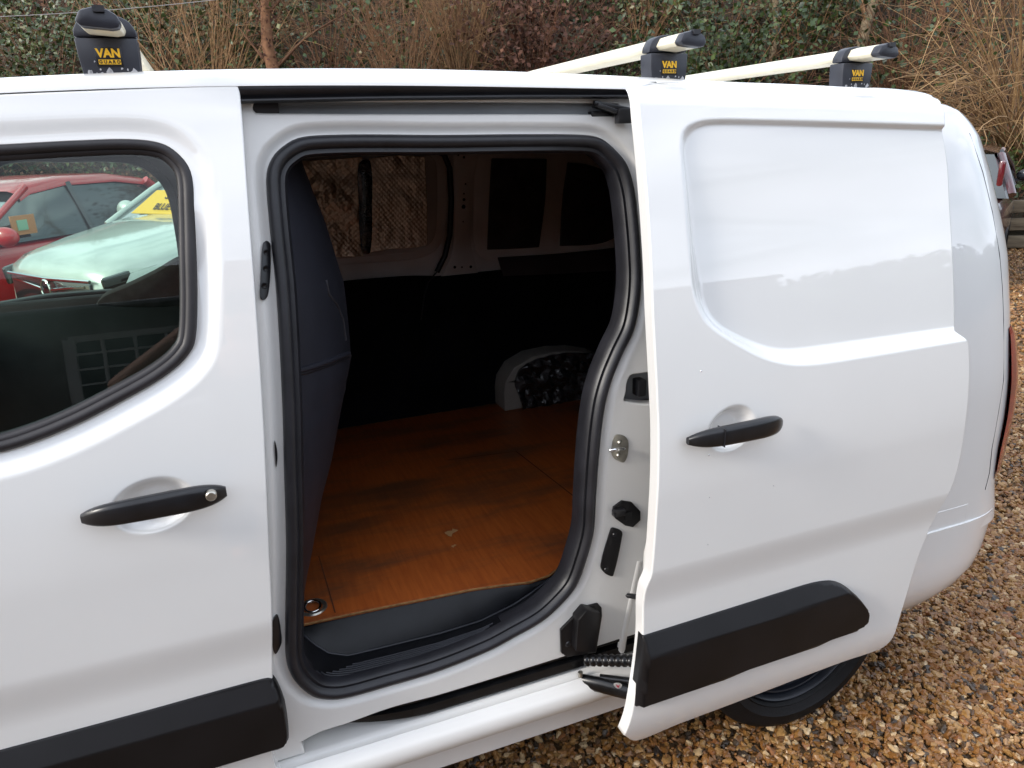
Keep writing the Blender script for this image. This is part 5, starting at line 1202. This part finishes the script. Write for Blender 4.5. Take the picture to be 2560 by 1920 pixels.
# ------------------------------------------------------------------ parked cars
def car(label, nose_xy, fwd, paint, hood=True, L_=4.15, W=0.88, H=1.48, board=False, mir=True, emblem=True, tallrear=False, sign=None):
    yaw = math.atan2(fwd[1], fwd[0])
    t = thing('parked_car', label, 'car', (nose_xy[0], nose_xy[1], 0), yaw, group='cars parked beyond the van')
    # local: +x forward, nose at x = 0, tail at -L
    st = [(0.0, 0.30, 0.735, 0.62), (-0.05, 0.22, 0.80, 0.73), (-0.18, 0.20, 0.855, 0.80), (-0.45, 0.20, 0.91, 0.86), (-0.80, 0.20, 0.97, 0.88), (-1.10, 0.20, 1.01, 0.88), (-1.6, 0.20, 0.99, 0.89), (-2.6, 0.20, 1.00, 0.89), (-3.4, 0.20, 1.04, 0.88),
          (-3.85, 0.22, 1.06, 0.85), (-4.08, 0.26, 1.00, 0.80), (-4.15, 0.34, 0.80, 0.74)]
    rows = []
    for x, zb, zt, w in st:
        x = x * L_ / 4.15; crown = 0.05 if x > -1.2 else 0.0; half = [(w * 0.80, zb), (w * 0.98, zb + 0.10), (w, (zb + zt) / 2), (w * 0.985, zt - 0.16), (w * 0.95, zt - 0.06), (w * 0.88, zt - 0.01), (w * 0.6, zt + crown * 0.7), (w * 0.3, zt + crown * 0.95), (0, zt + crown)]
        rows.append([(x, -y, z) for y, z in half] + [(x, y, z) for y, z in half[::-1][1:]])
    rows.insert(0, [(0.0, y * 0.9, 0.32 + (z - 0.32) * 0.55) for _, y, z in rows[0]])
    b = rows_mesh('body', rows, paint, t, auto=40)
    for nm_, r_ in (('front_bumper', rows[0]), ('tailgate', rows[-1])):
        me_ = bpy.data.meshes.new(nm_); me_.from_pydata(r_, [], [tuple(range(len(r_)))]); link(nm_, me_, paint, t)
    # cabin: glass and roof
    g = [(-1.02, 0.0), (-1.45, 0.45), (-1.95, 0.90), (-2.4, 1.0), (-3.1, 0.99), (-3.6, 0.86 if not tallrear else 0.98), (-3.85, 0.62 if not tallrear else 0.93), (-4.06, 0.0)]
    gl_, rf = [], []
    for x, k in g:
        x = x * L_ / 4.15; zb = 0.98; zt = zb + (H - zb) * k; wt_ = 0.83 - 0.19 * k
        gl_.append([(x, -0.85, zb), (x, -(0.85 + wt_) / 2 - 0.01, (zb + zt) / 2), (x, -wt_, zt), (x, 0, zt + 0.02), (x, wt_, zt), (x, (0.85 + wt_) / 2 + 0.01, (zb + zt) / 2), (x, 0.85, zb)])
    rows_mesh('windows', gl_, M['car_glass'], t, auto=50)
    for x, k in [(-1.80, 0.80), (-1.95, 0.91), (-2.4, 1.015), (-3.1, 1.01), (-3.6, 0.88 if not tallrear else 0.99), (-3.75, 0.78 if not tallrear else 0.95)]:
        x = x * L_ / 4.15; zt = 0.98 + (H - 0.98) * k; wt_ = 0.85 - 0.19 * k; rf.append([(x, -wt_ - 0.02, zt - 0.055), (x, -wt_ - 0.005, zt + 0.0), (x, -wt_ * 0.85, zt + 0.035), (x, 0, zt + 0.05), (x, wt_ * 0.85, zt + 0.035), (x, wt_ + 0.005, zt + 0.0), (x, wt_ + 0.02, zt - 0.055)])
    rows_mesh('roof', rf, paint, t, auto=60)
    k_ = L_ / 4.15
    for s in (-1, 1):
        tube('windscreen_pillar', [(-1.0 * k_, 0.85 * s, 0.97), (-1.45 * k_, 0.78 * s, 1.21), (-1.93 * k_, 0.67 * s, H - 0.035)], 0.030, paint, t, n=8)
        tube('rear_pillar', [(-3.55 * k_, 0.70 * s, H - 0.06), (-3.85 * k_, 0.80 * s, 1.15), (-3.95 * k_, 0.86 * s, 1.0)], 0.055, paint, t, n=8)
        tube('door_pillar', [(-2.45 * k_, 0.665 * s, H - 0.02), (-2.45 * k_, 0.86 * s, 1.0)], 0.028, M['black_paint'], t, n=6)
        if mir:
            bm = bmesh.new(); bmesh.ops.create_icosphere(bm, subdivisions=3, radius=1.0); bmesh.ops.transform(bm, matrix=Matrix.Translation((-1.30, 0.98 * s, 1.06)) @ Matrix.Diagonal((0.07, 0.13, 0.085, 1)), verts=bm.verts)
            mo = bm_obj('mirror', bm, paint if paint is not M['plum_paint'] else M['black_paint'], t)
            box('mirror_arm', (-1.28, 0.88 * s, 1.0), (0.06, 0.12, 0.04), M['black_paint'], mo)
        for xw in (-0.80, -3.35):
            wv = thing('wheel', None, None); wv.parent = t; wv.location = (xw * k_, 0.80 * s, 0.32)
            lathe('tyre', [(0.21, 0.06 * s), (0.24, 0.085 * s), (0.30, 0.085 * s), (0.32, 0.05 * s), (0.325, -0.08 * s)], M['tyre'], wv, n=40)
            lathe('rim', [(0, 0.04 * s), (0.04, 0.05 * s), (0.06, 0.03 * s), (0.19, 0.055 * s), (0.21, 0.07 * s)], M['chrome'] if paint is M['plum_paint'] else M['steel'], wv, n=14)
    for s in (-1, 1):
        bm = bmesh.new(); add_box(bm, (0, 0, 0), (0.42, 0.045, 0.13)); hb = bm_obj('headlight', bm, M['car_glass'], t, bevel=0.02); hb.location = (-0.20, 0.745 * s, 0.74); hb.rotation_euler = (0, 0.16, -0.22 * s)
        bm = bmesh.new(); add_box(bm, (0, 0, 0), (0.06, 0.06, 0.36)); tb = bm_obj('tail_light', bm, M['red_lens'] if not tallrear else M['dark_lens'], t, bevel=0.02); tb.location = (-3.98 * k_, (0.80 if not tallrear else 0.745) * s, 0.95 if not tallrear else 1.17); tb.rotation_euler = (0, -0.1, 0)
    gr = box('grille', (0.008, 0, 0.635), (0.03, 1.12, 0.19), M['black_paint'], t, bevel=0.02)
    tube('grille_bar', [(0.025, -0.58, 0.745), (0.040, 0, 0.735), (0.025, 0.58, 0.745)], 0.012, M['chrome'], gr, n=6)
    if emblem:
        tube('emblem', [(0.05, 0.062 * math.cos(a), 0.665 + 0.062 * math.sin(a)) for a in np.linspace(0, 6.283, 25)], 0.009, M['chrome'], gr, n=6)
        for s in (-1, 1): tube('emblem_wing', [(0.045, 0.06 * s, 0.665), (0.035, 0.30 * s, 0.69), (0.02, 0.50 * s, 0.705)], 0.010, M['chrome'], gr, n=6)
    return t
fwS = (-0.80, -0.60)
c1 = car('silver car with a yellow sign in its windscreen, seen through the front door window', (-1.26, 5.15), fwS, M['silver']); c1.scale = (1, 1, 1.13)
fwR = (-0.55, -0.83)
c2 = car('red hatchback parked behind the silver car, seen through the front door window', (-3.28, 5.74), fwR, M['red_paint'], emblem=False)
fwD = np.array([0.824, 0.566]); c3n = np.array([6.97, 4.65]) + fwD * 4.3
c3 = car('dark plum car showing as a sliver beyond the rear corner of the van', tuple(c3n), tuple(fwD), M['plum_paint'], emblem=False, tallrear=True, H=1.44, L_=4.3)
# windscreen board of the silver car and the price card of the red one
def card(parent, name, pts, material, t=0.01):
    bm = bmesh.new(); a = [bm.verts.new(p) for p in pts]; bm.faces.new(a); me = bpy.data.meshes.new(name); bm.to_mesh(me); bm.free()
    o = link(name, me, material, parent); md = o.modifiers.new('s', 'SOLIDIFY'); md.thickness = t; return o
n0 = np.array([-1.10, 0, 1.03]); n1 = np.array([-1.34, 0, 1.185])
bd = card(c1, 'windscreen_board', [(-1.115, -0.62, 1.060), (-1.115, 0.46, 1.060), (-1.33, 0.44, 1.225), (-1.33, -0.50, 1.225)], M['yellow'], 0.006)
def put_text(s, size, x, y, z):
    o = text_obj('lettering', s, size, (0, 0, 0), M['cloth_dark'], bd, depth=0.001, rx=0.0, bold=0.001)
    # text plane: local x -> +y of the car (reads from in front), local y up the glass
    up = Vector((-0.215, 0, 0.165)).normalized(); xx = Vector((0, 1, 0)); zz_ = xx.cross(up)
    mt = Matrix((( xx.x, up.x, zz_.x, x), (xx.y, up.y, zz_.y, y), (xx.z, up.z, zz_.z, z), (0, 0, 0, 1)))
    o.matrix_local = mt; return o
up_ = Vector((-0.215, 0, 0.165)).normalized(); nz_ = Vector((0.165, 0, 0.215)).normalized()
for s, k, sz in (('SAT NAV', 0.74, 0.12), ('BLUETOOTH', 0.26, 0.10)):
    p = Vector((-1.115, -0.04, 1.060)) + Vector((-0.215, 0, 0.165)) * k + nz_ * 0.008
    put_text(s, sz, p.x, p.y, p.z)
pc_ = box('price_card', (-1.62, 0.87, 1.13), (0.26, 0.012, 0.17), mat('orange_card', (0.60, 0.25, 0.10), 0.6), c2)
box('green_label', (-1.60, 0.878, 1.13), (0.11, 0.010, 0.09), mat('green_card', (0.30, 0.55, 0.38), 0.6), pc_)

# ------------------------------------------------------------------ behind the camera: what the glass and the paint reflect
HY = -5.3; HX0, HX1 = -16.0, 5.45
hs = thing('house', 'low grey rendered house with a lattice window, seen only as a reflection in the van', 'house', (0, 0, 0))
winx = (-1.28, 1.12); winz = (1.20, 2.12)
HX1 = 1.7; EV = 2.45
bm = bmesh.new()
for x0, x1, z0, z1 in ((HX0, winx[0], 0, EV), (winx[1], HX1, 0, EV), (winx[0], winx[1], 0, winz[0]), (winx[0], winx[1], winz[1], EV)):
    add_box(bm, ((x0 + x1) / 2, HY - 0.15, (z0 + z1) / 2), (x1 - x0 - 0.001, 0.3, z1 - z0 - 0.001))
add_box(bm, (HX1 - 0.15, HY - 2.1, EV / 2), (0.3, 3.5, EV))
add_box(bm, ((HX1 + 8.7) / 2, -9.15, 1.18), (8.7 - HX1, 0.3, 2.36)); add_box(bm, (8.55, -11.3, 1.18), (0.3, 4.0, 2.36))
bm_obj('wall', bm, M['render_wall'], hs, smooth=False)
mesh_obj('roof', [(HX0, HY + 0.3, EV - 0.05), (HX1 + 0.2, HY + 0.3, EV - 0.05), (HX1 + 0.2, HY - 3.4, EV + 1.3), (HX0, HY - 3.4, EV + 1.3)], [(0, 1, 2, 3)], M['roof_tile'], hs, smooth=False)
box('flat_roof', ((HX1 + 8.8) / 2, -11.2, 2.40), (8.8 - HX1, 4.5, 0.08), M['roof_tile'], hs)
tube('gutter', [(HX0, HY + 0.35, EV - 0.06), (HX1 + 0.2, HY + 0.35, EV - 0.06)], 0.05, M['black_paint'], hs, n=8)
wf = bmesh.new()
for z in np.linspace(winz[0], winz[1], 6): add_box(wf, ((winx[0] + winx[1]) / 2, HY - 0.02, z), (winx[1] - winx[0], 0.05, 0.024 if 0.01 < z - winz[0] < 0.9 else 0.07))
for i, x in enumerate(np.linspace(winx[0], winx[1], 11)): add_box(wf, (x, HY - 0.02, (winz[0] + winz[1]) / 2), (0.024 if 0 < i < 10 else 0.09, 0.052, winz[1] - winz[0]))
win = bm_obj('window', wf, M['white_pvc'], hs, smooth=False)
box('pane', ((winx[0] + winx[1]) / 2, HY - 0.06, (winz[0] + winz[1]) / 2), (winx[1] - winx[0], 0.01, winz[1] - winz[0]), M['room'], win)
for i, (x, y, r, h) in enumerate(((12.5, -12.5, 3.4, 2.3), (18.5, -15.5, 4.6, 3.0), (26.0, -17.0, 5.2, 2.7), (31.0, -13.0, 5.0, 3.3), (33.0, -6.0, 4.5, 3.0))):
    t = thing('garden_tree', ['round dark bush beside the house, seen only as a reflection', 'tall bush behind the house corner, seen only as a reflection', 'spreading bush past the drive, seen only as a reflection', 'broad bush far down the drive, seen only as a reflection', 'farthest bush by the road, seen only as a reflection'][i], 'tree', (x, y, 0), group='trees on the house side of the drive')
    tube('trunk', [(0, 0, 0), (0.05, 0, h * 0.5)], 0.12, M['bark'], t)
    n = 7000; d = rng.normal(size=(n, 3)); d /= np.linalg.norm(d, axis=1)[:, None]; q = d * (rng.uniform(0.5, 1, n) ** 0.4)[:, None] * np.array([r, r, h * 0.52]) * (1 + 0.18 * np.sin(d[:, :1] * 7) ) + np.array([0, 0, h * 0.52])
    leaves_mesh('crown', q, rng.uniform(0.18, 0.34, n), rng.uniform(0, 0.8, n), M['leaf'], t)

# the photographer
ph = thing('person', 'photographer in a dark shirt and jeans holding up a phone, seen only as a reflection', 'person', (0, 0, 0))
def skinned(name, verts, edges, radii, material, parent, sub=2):
    me = bpy.data.meshes.new(name); me.from_pydata(verts, edges, []); me.update()
    o = bpy.data.objects.new(name, me); COL.objects.link(o)
    md = o.modifiers.new('skin', 'SKIN'); me_s = me.skin_vertices[0] if me.skin_vertices else None
    if me_s is None:
        bm = bmesh.new(); bm.from_mesh(me); bm.verts.layers.skin.verify(); bm.to_mesh(me); bm.free(); me_s = me.skin_vertices[0]
    for i, r in enumerate(radii): me_s.data[i].radius = (r, r) if not hasattr(r, '__len__') else r; me_s.data[i].use_root = (i == 0)
    s = o.modifiers.new('sub', 'SUBSURF'); s.levels = sub; s.render_levels = sub
    dg = bpy.context.evaluated_depsgraph_get(); m2 = bpy.data.meshes.new_from_object(o.evaluated_get(dg)); bpy.data.objects.remove(o)
    m2.name = name; m2.polygons.foreach_set('use_smooth', [True] * len(m2.polygons)); m2.materials.clear()
    return link(name, m2, material, parent)
bx0, by0 = 0.02, -1.86
V = [(bx0, by0, 0.95), (bx0, by0 - 0.01, 1.12), (bx0, by0, 1.32), (bx0, by0 + 0.01, 1.45), (bx0, by0 + 0.02, 1.55), (bx0, by0 + 0.05, 1.63), (bx0, by0 + 0.06, 1.74),
     (-0.19, by0, 1.44), (-0.38, -1.70, 1.37), (-0.45, -1.56, 1.37), (-0.19, -1.42, 1.58), (-0.085, -1.375, 1.665),
     (0.23, by0, 1.44), (0.42, -1.70, 1.36), (0.47, -1.56, 1.37), (0.19, -1.42, 1.58), (0.085, -1.375, 1.665),
     (-0.09, by0, 0.90), (-0.11, by0 + 0.02, 0.50), (-0.12, by0, 0.09), (-0.12, by0 + 0.14, 0.045),
     (0.13, by0, 0.90), (0.15, by0 + 0.02, 0.50), (0.16, by0, 0.09), (0.16, by0 + 0.14, 0.045)]
Ed = [(0, 1), (1, 2), (2, 3), (3, 4), (4, 5), (5, 6), (3, 7), (7, 8), (8, 9), (9, 10), (10, 11), (3, 12), (12, 13), (13, 14), (14, 15), (15, 16), (0, 17), (17, 18), (18, 19), (19, 20), (0, 21), (21, 22), (22, 23), (23, 24)]
Rd = [(0.17, 0.12), (0.15, 0.11), (0.18, 0.12), (0.13, 0.10), 0.055, 0.09, 0.085, 0.075, 0.052, 0.044, 0.030, 0.026, 0.075, 0.052, 0.044, 0.030, 0.026, 0.10, 0.065, 0.045, 0.04, 0.10, 0.065, 0.045, 0.04]
skinned('body', V, Ed, Rd, M['skin'], ph)
skinned('shirt', [V[1], V[2], V[3], V[7], (-0.33, -1.745, 1.385), V[12], (0.36, -1.745, 1.385), (bx0, by0, 0.98)], [(7, 0), (0, 1), (1, 2), (2, 3), (3, 4), (2, 5), (5, 6)], [(0.175, 0.135), (0.20, 0.14), (0.15, 0.12), 0.09, 0.068, 0.09, 0.068, (0.18, 0.135)], M['cloth_dark'], ph)
skinned('jeans', [(bx0, by0, 0.93), (-0.09, by0, 0.86), (-0.11, by0 + 0.02, 0.50), (-0.12, by0, 0.10), (0.13, by0, 0.86), (0.15, by0 + 0.02, 0.50), (0.16, by0, 0.10)], [(0, 1), (1, 2), (2, 3), (0, 4), (4, 5), (5, 6)], [(0.18, 0.13), 0.115, 0.08, 0.07, 0.115, 0.08, 0.07], M['jeans'], ph)
for sx_, xs__ in ((-1, -0.085), (1, 0.085)):
    for k in range(4):
        z = 1.685 - k * 0.019; tube('finger', [(xs__, -1.378, z), (xs__ - sx_ * 0.006, -1.352, z + 0.004), (xs__ - sx_ * 0.030, -1.343, z + 0.006)], [0.010, 0.009, 0.0075], M['skin'], ph, n=8)
    tube('thumb', [(xs__, -1.385, 1.66), (xs__ - sx_ * 0.02, -1.378, 1.675), (xs__ - sx_ * 0.045, -1.362, 1.685)], [0.012, 0.011, 0.008], M['skin'], ph, n=8)
bm = bmesh.new(); bmesh.ops.create_icosphere(bm, subdivisions=3, radius=1); bmesh.ops.transform(bm, matrix=Matrix.Translation((bx0, by0 + 0.035, 1.745)) @ Matrix.Diagonal((0.092, 0.105, 0.10, 1)), verts=bm.verts)
for v in list(bm.verts):
    if v.co.y > by0 + 0.075 and v.co.z < 1.79: bm.verts.remove(v)
bm_obj('hair', bm, M['hair'], ph)
fy = by0 + 0.06 + 0.083
for sx_ in (-1, 1):
    lathe('eye', [(0, 0.0), (0.012, 0.0), (0.013, -0.004)], M['white_pvc'], ph, n=14, loc=(bx0 + sx_ * 0.032, fy + 0.006, 1.69)); lathe('iris', [(0, 0), (0.005, 0)], M['cloth_dark'], ph, n=10, loc=(bx0 + sx_ * 0.032, fy + 0.008, 1.69))
    tube('ear', [(bx0 + sx_ * 0.088, by0 + 0.05, 1.70), (bx0 + sx_ * 0.098, by0 + 0.045, 1.68), (bx0 + sx_ * 0.088, by0 + 0.055, 1.655)], 0.010, M['skin'], ph, n=8)
tube('nose', [(bx0, fy, 1.695), (bx0, fy + 0.022, 1.665), (bx0, fy + 0.005, 1.655)], [0.007, 0.012, 0.010], M['skin'], ph, n=8)
tube('mouth', [(bx0 - 0.025, fy - 0.004, 1.632), (bx0, fy + 0.004, 1.630), (bx0 + 0.025, fy - 0.004, 1.632)], 0.005, mat('lips', (0.35, 0.10, 0.09), 0.5), ph, n=6)
pn = box('smartphone', (0.0, -1.352, 1.675), (0.155, 0.009, 0.074), M['black_paint'], None, bevel=0.003)
tag(pn, 'black phone held level in both hands of the photographer, seen only as a reflection', 'phone')
